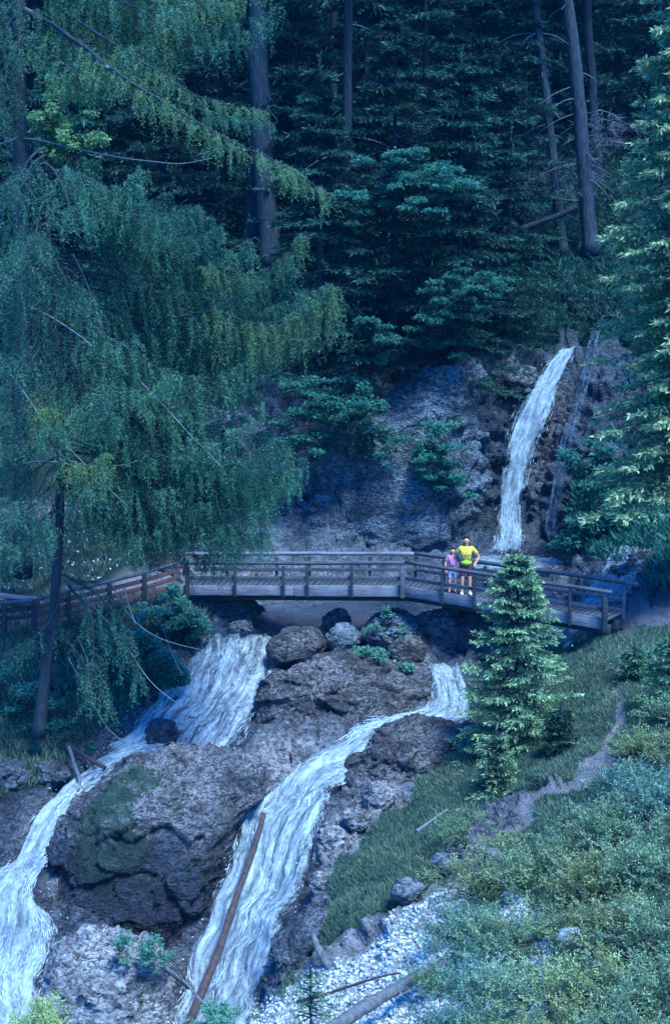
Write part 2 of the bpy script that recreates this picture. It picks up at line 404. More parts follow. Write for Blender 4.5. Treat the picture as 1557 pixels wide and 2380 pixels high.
# ------------------------------------------------------------------ depth of the ground along each sight line (control points in photo px, metres)
CP = np.array([
 # foreground right ridge
 (1557,2380,15),(1300,2380,16.5),(1000,2380,19),(760,2380,21.5),(560,2380,24.5),(1900,2380,13),(1557,2150,18),(1250,2150,20.5),(1000,2150,23),(820,2130,25),
 (1557,1900,22.5),(1350,1850,25),(1150,1850,27.5),(980,1850,29.5),(1557,1700,27),(1400,1700,28.5),(1200,1760,29.5),(1557,1560,31),(1400,1500,33),(1280,1540,34),(1480,1445,34.3),(1600,1430,34.6),(1900,1500,31),(1900,1900,20),
 (1557,2700,11.5),(900,2800,16),(300,2800,20),(-300,2700,22),
 # right chute
 (1040,1560,36),(1050,1640,34.2),(900,1700,33),(760,1790,31.5),(640,1860,30.6),(700,1860,30.3),(540,2060,29),(650,2060,28.4),(450,2330,27.3),(600,2300,26.3),(860,1780,31.2),(860,1900,29.2),(780,2030,27.4),(700,2180,26),
 # middle
 (800,1540,36.3),(700,1640,35),(620,1740,33.3),(500,1800,32.6),(350,1950,31),(250,2180,28.3),(300,2350,26.5),(560,1880,31.2),
 # left falls and chute
 (520,1485,38),(540,1540,36.8),(480,1620,35.6),(430,1740,34.2),(300,1770,33.4),(180,1850,31.8),(80,1980,30),(20,2100,28.3),(40,2200,27.4),(30,2300,26.4),(0,2400,25.3),(-300,2200,27.5),
 # left bank
 (330,1560,36.2),(240,1650,34.5),(100,1720,33),(0,1850,31.2),(-200,1900,30.5),(200,1500,36.5),(400,1440,38.3),(430,1390,39.2),(250,1400,38.4),(80,1450,37),(0,1500,36),(-300,1500,35.5),(100,1350,40),(0,1340,40),(300,1310,41.3),(400,1290,42),(150,1240,43),(-300,1240,42),
 # stream behind the bridge
 (760,1425,41),(600,1440,40),(900,1460,39),(1000,1500,37.8),(1150,1500,37),(700,1370,43.2),(1000,1350,44),(1200,1330,45.6),(1300,1330,45),(1400,1430,37.8),(1400,1360,40),(1440,1290,42.5),(1557,1350,37.8),(1600,1250,41.5),(1900,1250,38),
 # cliffs
 (500,1250,45.2),(640,1270,45.8),(850,1290,46.2),(1050,1290,46.6),(1180,1290,47),(1300,1290,46.4),(300,1100,46),(0,1000,46.5),(-300,1000,46),(640,1000,47.2),(850,1000,46.9),(1050,1000,47.2),(1150,1000,48.6),(1170,880,49.3),(1230,920,49.2),(1320,815,50.2),(1120,1150,47.9),(1300,1000,48.4),(1400,1000,47.3),(1500,1000,46.4),(1900,1000,43),
 (640,860,48.6),(850,850,48.7),(1050,850,48.8),(1250,780,51),(1400,740,51),(1557,740,50),(1900,740,47),(400,850,49),(0,800,49),(-300,800,49),
 # forest slope
 (0,560,55),(400,580,55),(800,600,55.5),(1200,590,56),(1400,560,56),(1557,500,57),(1900,500,54),(-300,560,54),
 (0,250,67),(500,250,68),(1000,250,68),(1500,250,68),(2000,200,66),(-400,250,66),(0,-50,82),(600,-50,83),(1200,-50,83),(1700,-50,82),
 (-400,-500,96),(400,-500,98),(1200,-500,98),(2000,-500,96),(-400,-900,106),(800,-900,108),(2000,-900,106)], float)
S_ = 1000.
def _phi(r): return r
cp = CP[:, :2]/S_; nC = len(cp)
A = _phi(np.linalg.norm(cp[:, None]-cp[None], axis=-1)); Pm = np.concatenate([np.ones((nC, 1)), cp], 1)
K = np.zeros((nC+3, nC+3)); K[:nC, :nC] = A-np.eye(nC)*.004; K[:nC, nC:] = Pm; K[nC:, :nC] = Pm.T
Wt = np.linalg.solve(K, np.concatenate([np.log(CP[:, 2]), np.zeros(3)]))
def D(u, v):
    u = np.asarray(u, float); v = np.asarray(v, float); sh = np.broadcast(u, v).shape
    q = np.stack([np.broadcast_to(u, sh).ravel(), np.broadcast_to(v, sh).ravel()], -1)/S_
    out = np.empty(len(q))
    for i in range(0, len(q), 20000):
        r = np.linalg.norm(q[i:i+20000, None]-cp[None], axis=-1)
        out[i:i+20000] = _phi(r)@Wt[:nC]+Wt[nC]+q[i:i+20000]@Wt[nC+1:]
    return np.exp(out).reshape(sh)
def G(u, v): return at(u, v, D(u, v))

# ------------------------------------------------------------------ water ribbons: rows of (left px, left py, right px, right py)
RIB = {
 'left_falls': [(480,1476,612,1480),(432,1520,646,1492),(395,1565,668,1548),(322,1632,628,1630),(275,1690,585,1700),(250,1765,556,1762)],
 'left_chute': [(300,1702,480,1772),(232,1768,330,1790),(186,1800,258,1812),(128,1862,208,1862),(80,1898,168,1930),(55,1960,128,1990),(36,2020,90,2055),(-60,2060,90,2112),(-120,2120,150,2170),(-140,2180,130,2205),(-140,2250,112,2262),(-140,2320,104,2330),(-140,2430,75,2430)],
 'right_chute': [(1000,1545,1075,1545),(1008,1590,1095,1600),(1000,1645,1100,1690),(900,1668,1010,1712),(825,1690,905,1742),(755,1735,850,1785),(680,1790,790,1832),(598,1850,755,1876),(550,1920,738,1950),(530,2000,728,2030),(502,2060,705,2105),(470,2130,655,2160),(440,2200,638,2215),(420,2270,632,2275),(392,2335,622,2330),(380,2420,560,2420)],
}
POOLS = {'bridge': [(480,1400),(560,1385),(760,1385),(960,1395),(980,1440),(880,1470),(620,1485),(470,1480)],
 'right': [(1180,1450),(1400,1425),(1480,1380),(1330,1475),(1320,1500),(1180,1520)],
 'plunge': [(1090,1285),(1320,1285),(1330,1330),(1200,1345),(1100,1330)]}
def rib_poly(r): return [(a, b) for a, b, _, _ in r]+[(c, d) for _, _, c, d in r[::-1]]

# ------------------------------------------------------------------ terrain
def blur(a, k):
    for _ in range(k):
        a = (np.pad(a, ((1, 1), (0, 0)), 'edge')[2:]+a+np.pad(a, ((1, 1), (0, 0)), 'edge')[:-2])/3
        a = (np.pad(a, ((0, 0), (1, 1)), 'edge')[:, 2:]+a+np.pad(a, ((0, 0), (1, 1)), 'edge')[:, :-2])/3
    return a
GR = [[(1400,1440),(1465,1475),(1440,1560),(1400,1750),(1340,1790),(1250,1830),(1150,1850),(1060,1960),(1020,2050),(850,2130),(740,2210),(640,2330),(640,2290),(745,2130),(790,2000),(880,1930),(960,1830),(1090,1730),(1100,1600),(1240,1510)],
      [(1460,1480),(1900,1460),(1900,2900),(1250,2900),(1300,2200),(1200,2060),(1190,1960),(1290,1860),(1430,1800)]]
SCR = [[(380,2420),(600,2325),(760,2245),(1000,2080),(1100,2030),(1200,2050),(1300,2200),(1250,2900),(300,2900)], [(1270,2100),(1480,2110),(1450,2260),(1250,2230)], [(1440,1980),(1590,1970),(1590,2080),(1460,2070)], [(1230,1900),(1330,1870),(1350,1940),(1240,1980)]]
DIRT = [[(1425,1530),(1462,1550),(1440,1700),(1400,1800),(1330,1890),(1270,1970),(1190,1975),(1210,1900),(1320,1800),(1390,1690)], [(620,1398),(880,1398),(900,1432),(760,1445),(640,1440)], [(1340,720),(1380,685),(1490,675),(1500,720),(1400,745)], [(1395,1432),(1900,1380),(1900,1440),(1557,1475),(1440,1466)], [(-400,1405),(0,1385),(90,1395),(420,1300),(560,1285),(560,1300),(430,1330),(260,1400),(60,1470),(-400,1480)]]
FOR = [[(-500,1180),(330,1200),(430,1290),(440,1370),(490,1490),(400,1500),(300,1640),(230,1700),(160,1790),(0,1880),(-500,1900)],
       [(-500,-900),(2100,-900),(2100,900),(1560,860),(1480,800),(1400,790),(1330,790),(1200,810),(1060,840),(850,860),(640,870),(430,950),(340,1150),(-500,1210)],
       [(1320,1130),(1560,1000),(2100,1000),(2100,1370),(1530,1370),(1380,1290),(1310,1270)]]
CLF = [[(300,1000),(640,840),(1100,820),(1180,780),(1600,700),(1700,1290),(1300,1290),(300,1300)]]
du = 7.
U, Vv = np.meshgrid(np.arange(-450, 2010, du), np.arange(-900, 2900, du))
def msk(polys, b):
    m = np.zeros(U.shape)
    for p in polys: m = np.maximum(m, in_poly(U, Vv, p))
    return blur(m, b)
_q = np.stack([U.ravel()/60, Vv.ravel()/60, 0*U.ravel()], -1); U0, V0 = U, Vv
U = U+(38*fbm(_q, 3, 61)).reshape(U.shape); Vv = Vv+(30*fbm(_q, 3, 62)).reshape(U.shape)
mg, ms, md, mf, mc = msk(GR, 5), msk(SCR, 5), msk(DIRT, 2), msk(FOR, 5), msk(CLF, 6)
mpl = msk([[(745,1885),(830,1845),(930,1850),(960,1880),(900,1960),(850,2010),(770,2060),(725,1990)], [(560,1760),(700,1730),(760,1740),(680,1790),(600,1840),(560,1820)], [(1100,840),(1240,845),(1260,900),(1190,930),(1120,900)], [(1200,950),(1300,900),(1290,1060),(1220,1160)], [(600,1395),(900,1395),(900,1450),(620,1450)]], 4)
U, Vv = U0, V0
mw = msk([rib_poly(r) for r in RIB.values()]+list(POOLS.values()), 3)
mwb = msk([rib_poly(r) for r in RIB.values()]+list(POOLS.values()), 12)
Dm = D(U, Vv)
Pg = at(U, Vv, Dm)
sh = U.shape; P0 = Pg.reshape(-1, 3)
Nn = nrm(np.cross(np.gradient(Pg, axis=1), np.gradient(Pg, axis=0))).reshape(-1, 3)
Nn *= np.sign(np.sum(Nn*(np.array([0, 0, CAMZ])-P0), -1))[:, None]
soft = np.maximum.reduce([mg, md, mf*.6]).ravel(); wv = mw.ravel()
w1, w2, wi = worley(P0*.8+.3*fbm(P0*1.1, 3)[:, None], 3); w3, w4, wj = worley(P0*2.3, 9)
Pw = P0*np.array([1, 1, 1.5])+.35*np.stack([fbm(P0*.8, 3, 81), fbm(P0*.8, 3, 82), fbm(P0*.8, 3, 83)], -1)
disp = (.28*fbm(P0*.5, 4, 1)+.34*facet(Pw*.7, 3)+.20*facet(Pw*1.6, 9)+.12*facet(Pw*3.6, 15)+.10*(np.minimum(w4-w3, .2)/.2-1)+.09*fbm(P0*5, 4, 5))
far = np.clip((Dm.ravel()-45)/6, 0, 1)
disp = disp*(1-.8*soft)*(1-.6*ms.ravel())*(1+1.0*far)*(1-.62*wv)
disp = disp+.10*fbm(P0*2.2, 4, 8)*soft+ms.ravel()*.05*fbm(P0*6, 3, 12)-.18*wv
Pt = P0+Nn*disp[:, None]
nv, nu = sh
idx = np.arange(nv*nu).reshape(sh)
Fq = np.stack([idx[:-1, :-1], idx[1:, :-1], idx[1:, 1:], idx[:-1, 1:]], -1).reshape(-1, 4)
wet = np.clip(mwb.ravel()*1.6, 0, 1)*(1-mg.ravel())
wet = np.maximum(wet, .8*msk([[(1090,790),(1300,790),(1600,770),(1570,1290),(1090,1300)]], 8).ravel())  # wet cliff round the tall fall; also darkens the recess beside it
wet = np.maximum(wet, msk([[(-450,1640),(150,1780),(130,1850),(60,1900),(40,2000),(-450,2080)], [(120,2100),(470,2120),(470,2230),(110,2230)], [(480,1460),(700,1455),(1000,1450),(1250,1470),(1240,1540),(1040,1545),(480,1500)]], 6).ravel())  # left bank and boulder foot darkened, shade under the bridge painted in
terrain = mk('terrain', Pt, Fq, M['terrain'], attrs={'grass_m': mg.ravel(), 'scree_m': ms.ravel(), 'dirt_m': md.ravel(), 'pale_m': mpl.ravel(), 'forest_m': mf.ravel(), 'cliff_m': mc.ravel(), 'wet': wet}, smooth=True)
tag(terrain, kind='structure')

# ------------------------------------------------------------------ water
def ribbon(name, rows, mat, off=.02, nS=None, nT=60, amp=.10, seed=0, sub=None, depth=None, label=None, flakes=0, steps=0):
    rows = np.array(rows, float)
    P = smooth_path(rows, nS or max(60, 14*len(rows)))
    _t = np.arange(len(P))*.07; wpx = np.minimum(14, .10*np.hypot(P[:, 2]-P[:, 0], P[:, 3]-P[:, 1]))
    for c_, sd_ in ((0, 3), (2, 9)): P[:, c_] += wpx*fbm(np.stack([_t, _t*0+seed, _t*0], -1), 3, sd_+seed)*1.6
    if depth is None:
        f = lambda u, v: D(u, v)
    else: f = depth
    t = np.linspace(0, 1, nT)
    u = P[:, None, 0]*(1-t)+P[:, None, 2]*t; v = P[:, None, 1]*(1-t)+P[:, None, 3]*t
    Q = at(u, v, f(u, v))
    mid = Q[:, nT//2]; s = np.concatenate([[0], np.cumsum(np.linalg.norm(np.diff(mid, axis=0), axis=1))])
    wd = np.linalg.norm(Q[:, -1]-Q[:, 0], axis=1)
    a = (t[None]-.5)*wd[:, None]
    N = nrm(np.cross(np.gradient(Q, axis=1), np.gradient(Q, axis=0))); N *= np.sign(np.sum(N*(np.array([0, 0, CAMZ])-Q), -1))[..., None]
    q = np.stack([s[:, None]*.6+0*a, a*5, 0*a+seed], -1).reshape(-1, 3)
    q2 = np.stack([s[:, None]*1.6+0*a, a*2.2, 0*a+seed+5], -1).reshape(-1, 3)
    h = (amp*fbm(q, 3, seed)+amp*.9*fbm(q2, 3, seed+3)).reshape(a.shape)
    e = 1-np.abs(2*t-1)
    Q = Q+N*(off+h*np.minimum(1, e*4)+.0*e)[..., None]-N*(.12*(1-np.minimum(1, e*6)))[..., None]
    n1, n2 = a.shape; ii = np.arange(n1*n2).reshape(n1, n2)
    F = np.stack([ii[:-1, :-1], ii[1:, :-1], ii[1:, 1:], ii[:-1, 1:]], -1).reshape(-1, 4)
    ee = np.minimum(np.broadcast_to(e, a.shape), np.minimum(1, (1-np.linspace(0, 1, n1))*12)[:, None]*1.)
    fl = np.stack([s[:, None]+0*a+seed*3.1, a, ee], -1).reshape(-1, 3)
    if steps: pass
    mbv = None
    if flakes:
        r = np.random.default_rng(seed+500); nf = flakes
        fi = r.random(nf*3)*(n1-2); fj = (r.random(nf*3))*(n2-2); a_ = fi.astype(int); b_ = fj.astype(int)
        B = Q[a_, b_]*(1-(fj-b_))[:, None]+Q[a_, b_+1]*(fj-b_)[:, None]
        B = B*(1-(fi-a_))[:, None]+(Q[a_+1, b_])*(fi-a_)[:, None]
        dn = fbm(np.stack([s[a_]*.8, a[a_, b_]*3.2, 0*s[a_]+seed], -1), 4, seed+7)+.55*fbm(np.stack([s[a_]*2.5, a[a_, b_]*9, 0*s[a_]+seed], -1), 3, seed+8)
        k = np.argsort(-dn+.25*r.random(nf*3))[:nf]; B = B[k]; a_ = a_[k]; b_ = b_[k]
        dr = nrm(Q[a_+1, b_]-Q[a_, b_]); Nf = N[a_, b_]
        B = B+Nf*(.02+.10*r.random((nf, 1))**2)
        Vf, Ff = leaves(B, dr+r.normal(size=B.shape)*.13, .07+.36*r.random(nf)**1.6, .007+.012*r.random(nf), Nf+r.normal(size=B.shape)*.35)
        # drops thrown off both edges
        nd = flakes//7; ia = (r.random(nd)*(n1-1)).astype(int); ib = np.where(r.random(nd) < .5, 1, n2-2); Bd = Q[ia, ib]+r.normal(size=(nd, 3))*.13+np.array([0, -.05, .08])
        Vd, Fd = leaves(Bd, r.normal(size=Bd.shape), .02+.05*r.random(nd), .015+.02*r.random(nd))
        mbv = MB().add(Vf, Ff).add(Vd, Fd).build('white_water', M['spray'])
        tag(mbv, 'broken white foam and flying drops on the running water', 'white water', kind='stuff')
    o = mk(name, Q.reshape(-1, 3), F, mat, attrs={'flow': fl}, smooth=True)
    return tag(o, kind='structure')
ribbon('waterfall', RIB['left_falls'], M['falls_lace'], nT=110, amp=.17, seed=1, flakes=1500)
ribbon('stream_water', RIB['left_chute'], M['falls'], off=.2, nT=70, amp=.15, seed=2, flakes=1500)
ribbon('stream_water', RIB['right_chute'], M['falls'], off=.06, nT=90, amp=.16, seed=3, flakes=2200)
MAINF = [(1292,838,1344,826),(1258,872,1326,872),(1222,915,1310,915),(1172,948,1296,955),(1166,990,1276,1000),(1160,1050,1248,1050),(1146,1120,1226,1120),(1138,1190,1220,1190),(1132,1250,1220,1250),(1120,1325,1226,1325)]
ribbon('waterfall', MAINF, M['falls_blue'], off=.5, nT=50, amp=.12, seed=4, flakes=400)
ribbon('waterfall', [(1378,790,1400,790),(1360,860,1388,862),(1335,950,1366,955),(1305,1060,1342,1065),(1285,1170,1325,1175),(1270,1310,1325,1310)], M['falls_thin'], off=.45, nT=24, amp=.06, seed=5)
ribbon('stream_water', [(1440,1275,1500,1280),(1415,1300,1510,1310),(1390,1340,1490,1350),(1370,1380,1460,1395),(1330,1410,1440,1440),(1230,1455,1400,1475),(1180,1490,1330,1520)], M['falls_lace'], off=.12, nT=50, seed=6, flakes=1000)
ribbon('stream_water', [(1500,1290,1640,1300)] [0:0] or [(1270,1285,1330,1290),(1180,1300,1330,1345),(1080,1330,1150,1400),(950,1350,1000,1430),(780,1380,820,1445),(640,1400,660,1480),(500,1430,520,1500),(455,1480,500,1540)], M['pool'], off=.08, nT=60, amp=.05, seed=7)
ribbon('stream_water', [(1100,1304,1100,1325),(1150,1296,1150,1335),(1240,1298,1240,1335),(1310,1306,1310,1325)], M['falls_lace'], off=.1, nT=30, amp=.15, seed=8, flakes=1200)

# ------------------------------------------------------------------ rocks
_ico = {}
def ico(n):
    if n not in _ico:
        import bmesh
        bm = bmesh.new(); bmesh.ops.create_icosphere(bm, subdivisions=n, radius=1)
        V = np.array([v.co[:] for v in bm.verts]); F = np.array([[v.index for v in f.verts] for f in bm.faces]); bm.free()
        _ico[n] = (V, F)
    return _ico[n]
def rock(label, poly, Y, thick, mat, sub=5, rough=.16, moss=None, wetz=0., group=None, seed=0, name='boulder', pw=.75, tilt=0.):
    """closed lump whose silhouette follows the outline; thick = half depth in metres"""
    V, F = ico(sub)
    poly = np.array(poly, float)
    c = poly.mean(0); cw = at(c[0], c[1], Y)
    pw_ = at(poly[:, 0], poly[:, 1], Y)-cw
    th = np.arctan2(pw_[:, 2], pw_[:, 0]); rr = np.hypot(pw_[:, 0], pw_[:, 2])
    o = np.argsort(th); th = th[o]; rr = rr[o]
    th = np.concatenate([th-2*np.pi, th, th+2*np.pi]); rr = np.concatenate([rr]*3)
    a = np.arctan2(V[:, 2], V[:, 0]); rad = np.interp(a, th, rr)
    lat = np.hypot(V[:, 0], V[:, 2]); latp = lat**pw
    ca, sa = np.cos(a), np.sin(a)
    dy = V[:, 1]*thick
    Q = np.stack([ca*rad*latp, dy+tilt*sa*rad*latp, sa*rad*latp], -1)+cw
    n = nrm(np.stack([V[:, 0], V[:, 1], V[:, 2]], -1)); sz = rr.mean()
    q = Q/sz
    w1, w2, wi = worley(q*1.5+seed, 20+seed); w3, w4, wj = worley(q*4+seed, 30+seed)
    qr = q*np.array([1, 1, 1.6])+.18*np.stack([fbm(q*2+seed, 3, seed+4), fbm(q*2+seed, 3, seed+5), fbm(q*2+seed, 3, seed+6)], -1)
    d = sz*rough*(.9*fbm(q*1.1+seed, 3, seed)+1.7*facet(qr*1.2+seed, 20+seed)+1.1*facet(qr*2.7+seed, 30+seed)+.55*facet(qr*6+seed, 40+seed)+.35*fbm(q*9+seed, 4, seed+8)+.25*facet(qr*13+seed, 50+seed))
    d = d-d.mean()-.1*d.std()
    Q = Q+n*d[:, None]
    uu, vv = uv_of(Q)
    mo = np.zeros(len(Q))
    if moss:
        mo = in_poly(uu, vv, moss).astype(float)
        uu2 = uu+45*fbm(Q*2., 4, 71); vv2 = vv+45*fbm(Q*2., 4, 72); mo = np.where(in_poly(uu2, vv2, moss), .66, .0)
    zmin = Q[:, 2].min(); wt = np.clip((zmin+wetz-Q[:, 2])/max(.3, wetz*.6), 0, 1) if wetz > 0 else np.zeros(len(Q))
    org = (cw[0], cw[1], zmin)
    ob = mk(name, Q, F, mat, origin=org, attrs={'moss': mo, 'wet': wt}, smooth=True)
    return tag(ob, label, name if name in ('boulder', 'crag', 'stone') else 'rock', group)
rock('huge rounded boulder with a green mossy flank between the two white chutes',
     [(318,1782),(400,1765),(500,1768),(580,1800),(600,1850),(560,1900),(545,1960),(535,2010),(505,2080),(475,2160),(450,2220),(390,2235),(280,2218),(190,2205),(125,2170),(82,2110),(80,2060),(115,1985),(160,1915),(210,1850),(255,1808)],
     30.6, 2.0, M['rock'], 7, .065, moss=[(330,1785),(250,1810),(195,1870),(150,1960),(150,2030),(240,2080),(330,2020),(360,1960),(300,1930),(330,1850),(380,1790)], wetz=4.6, seed=1, tilt=.35)
rock('broad flat-topped rock slab in the middle of the stream below the boulders',
     [(640,1580),(720,1550),(840,1552),(940,1575),(1000,1605),(1000,1640),(930,1665),(850,1690),(780,1700),(720,1735),(640,1780),(570,1740),(585,1670),(600,1610)], 35.1, 1.3, M['rock_mid'], 7, .075, wetz=1.1, seed=2, tilt=.5)
rock('dark rock with a pale crest along the right side of the right chute',
     [(790,1800),(850,1745),(920,1705),(1010,1690),(1060,1700),(1070,1740),(1000,1790),(950,1830),(870,1835),(800,1830)], 31.6, 1.2, M['rock_mid'], 6, .09, wetz=.9, seed=3, tilt=.5)
rock('pinkish grey rock in the bottom left corner beneath the huge boulder',
     [(115,2215),(190,2195),(280,2205),(350,2235),(395,2290),(410,2380),(400,2460),(110,2460),(100,2330)], 26.6, 1.1, M['rock_pale'], 6, .09, wetz=.0, seed=4, tilt=.4)
rock('low dark slab leaning at the foot of the right chute above the white scree',
     [(760,2125),(745,2160),(700,2215),(660,2270),(640,2325),(628,2300),(632,2240),(670,2180),(720,2135)], 25.6, .7, M['rock_dark'], 5, .12, seed=5)
rock('smooth grey boulder wedged at the lip of the left falls',
     [(622,1500),(650,1475),(700,1458),(745,1468),(757,1495),(740,1522),(690,1535),(640,1540),(622,1525)], 37.2, .8, M['rock_mid'], 5, .05, wetz=.35, seed=6, group='boulders under the footbridge')
rock('dark rounded boulder, highest of the pile under the bridge',
     [(748,1455),(770,1425),(795,1416),(812,1432),(815,1455),(790,1468),(760,1470)], 39.2, .4, M['rock_dark'], 4, .1, seed=7, group='boulders under the footbridge')
rock('blue-grey boulder in the middle of the pile, beside the smooth lip boulder',
     [(758,1490),(770,1462),(800,1450),(828,1462),(836,1490),(815,1508),(775,1515)], 37.5, .5, M['rock_blue'], 5, .05, seed=8, group='boulders under the footbridge')
rock('lumpy grey boulder touching the dark shade under the bridge',
     [(830,1480),(850,1445),(900,1425),(960,1430),(1000,1450),(990,1480),(930,1490),(870,1500)], 38.2, .7, M['rock_blue'], 6, .09, seed=9, group='boulders under the footbridge')
rock('squarish blue-grey boulder at the right end of the pile beside leafy herbs',
     [(900,1515),(925,1485),(960,1476),(990,1500),(985,1530),(955,1552),(920,1550)], 36.8, .45, M['rock_mid'], 5, .05, seed=10, group='boulders under the footbridge')
rock('small wet rock splitting the foot of the left falls',
     [(340,1725),(350,1685),(380,1668),(408,1680),(412,1715),(395,1740),(360,1745)], 34.3, .45, M['rock_dark'], 4, .15, seed=11, group='small rocks in the falls')
rock('small dark rock capping the back of the huge mossy boulder',
     [(412,1760),(425,1740),(445,1733),(465,1745),(470,1762),(440,1770)], 33.3, .3, M['rock_dark'], 4, .15, seed=12, group='small rocks in the falls')
rock('tall pale blue-grey rock face rising behind the middle of the bridge',
     [(690,1340),(695,1230),(735,1120),(785,1010),(870,950),(940,880),(1030,845),(1100,870),(1108,1000),(1104,1200),(1106,1340)], 47.4, .9, M['rock_face'], 7, .065, seed=13, name='crag', pw=.35)
rock('pale pink rock shelf jutting beside the top of the tall waterfall',
     [(1178,870),(1195,850),(1240,862),(1250,890),(1225,920),(1190,925)], 49.0, .4, M['rock'], 5, .12, seed=15)
rock('wet speckled rock rib between the tall waterfall and the thin one',
     [(1268,950),(1305,900),(1330,920),(1325,1000),(1295,1080),(1270,1160),(1228,1170),(1215,1100),(1240,1020)], 48.7, .35, M['rock_mid'], 6, .14, seed=16, name='crag', pw=.5)
for k, (lb, pl, Y) in enumerate([
  ('white stone lying between the junipers, largest of the pale stones', [(1292,2180),(1310,2162),(1345,2158),(1372,2170),(1375,2190),(1350,2200),(1310,2200)], 19.0),
  ('dark stone on the gravel track above the junipers', [(1270,1935),(1290,1915),(1325,1918),(1340,1938),(1320,1955),(1280,1955)], 24.2),
  ('low grey stone at the left edge of the white scree by the grass', [(905,2075),(925,2050),(965,2045),(985,2065),(970,2090),(925,2095)], 24.5),
  ('small stone in the grass above the white scree', [(1000,2010),(1015,1985),(1045,1988),(1055,2010),(1030,2028)], 24.6)]):
    rock(lb, pl, Y, .18, M['rock_blue'] if k else M['flower'], 3, .12, seed=17+k, group='stones on the near slope', name='stone')
# rubble along the chutes: countable rocks
RUB = [(1095,1700,28,'in the notch left of the young fir'),(880,1850,34,'under the dark rock right of the chute'),(830,1905,26,'on the pale shelf right of the chute'),(770,1950,30,'against the right edge of the chute'),
 (745,2050,24,'where the grass meets the chute'),(600,1800,22,'on the neck between slab and huge boulder'),(560,1790,16,'behind the top of the huge boulder'),(205,2195,20,'on the corner rock'),(1180,1530,34,'in the shade behind the young fir'),
 (1120,1500,30,'deep in the shade under the bridge'),(1300,1440,20,'behind the right end of the bridge'),(1350,1400,24,'in the foaming water past the bridge'),(1470,1330,28,'above the foaming water at far right'),(560,1460,24,'in the dark water left under the bridge'),
 (500,1250,26,'on the scree behind the left rail'),(420,1235,30,'on the scree left of the cliff'),(-40,1930,30,'on the bank left of the lower chute'),(10,1800,44,'at the left frame edge above the chute'),(120,1800,34,'beside the reddish logs'),(1435,1335,22,'splitting the foaming water past the bridge'),(1495,1300,26,'dark and high beside the foaming water'),(1460,1395,20,'low by the far handrail end'),(1290,1330,24,'at the rim of the plunge pool'),(700,1480,0,'')]
for k, (u, v, s, tx) in enumerate(RUB):
    if s == 0: continue
    a = np.linspace(0, 2*np.pi, 9, endpoint=False); rr = s*(.8+.4*rng.random(9))
    Y = float(D(u, v))-.1
    rock('rough '+('pale' if 725 < u < 900 and 1840 < v < 2060 else 'dark' if (k % 2 or u < 150) else 'grey')+' rock '+tx, np.stack([u+rr*1.2*np.cos(a), v+rr*.8*np.sin(a)], -1), Y, s*Y/FPX*1.1, M['rock_pale'] if 725 < u < 900 and 1840 < v < 2060 else M['rock_dark'] if (k % 2 or u < 150) else M['rock'], 5, .12, seed=30+k, group='loose rocks along the stream', name='rock')

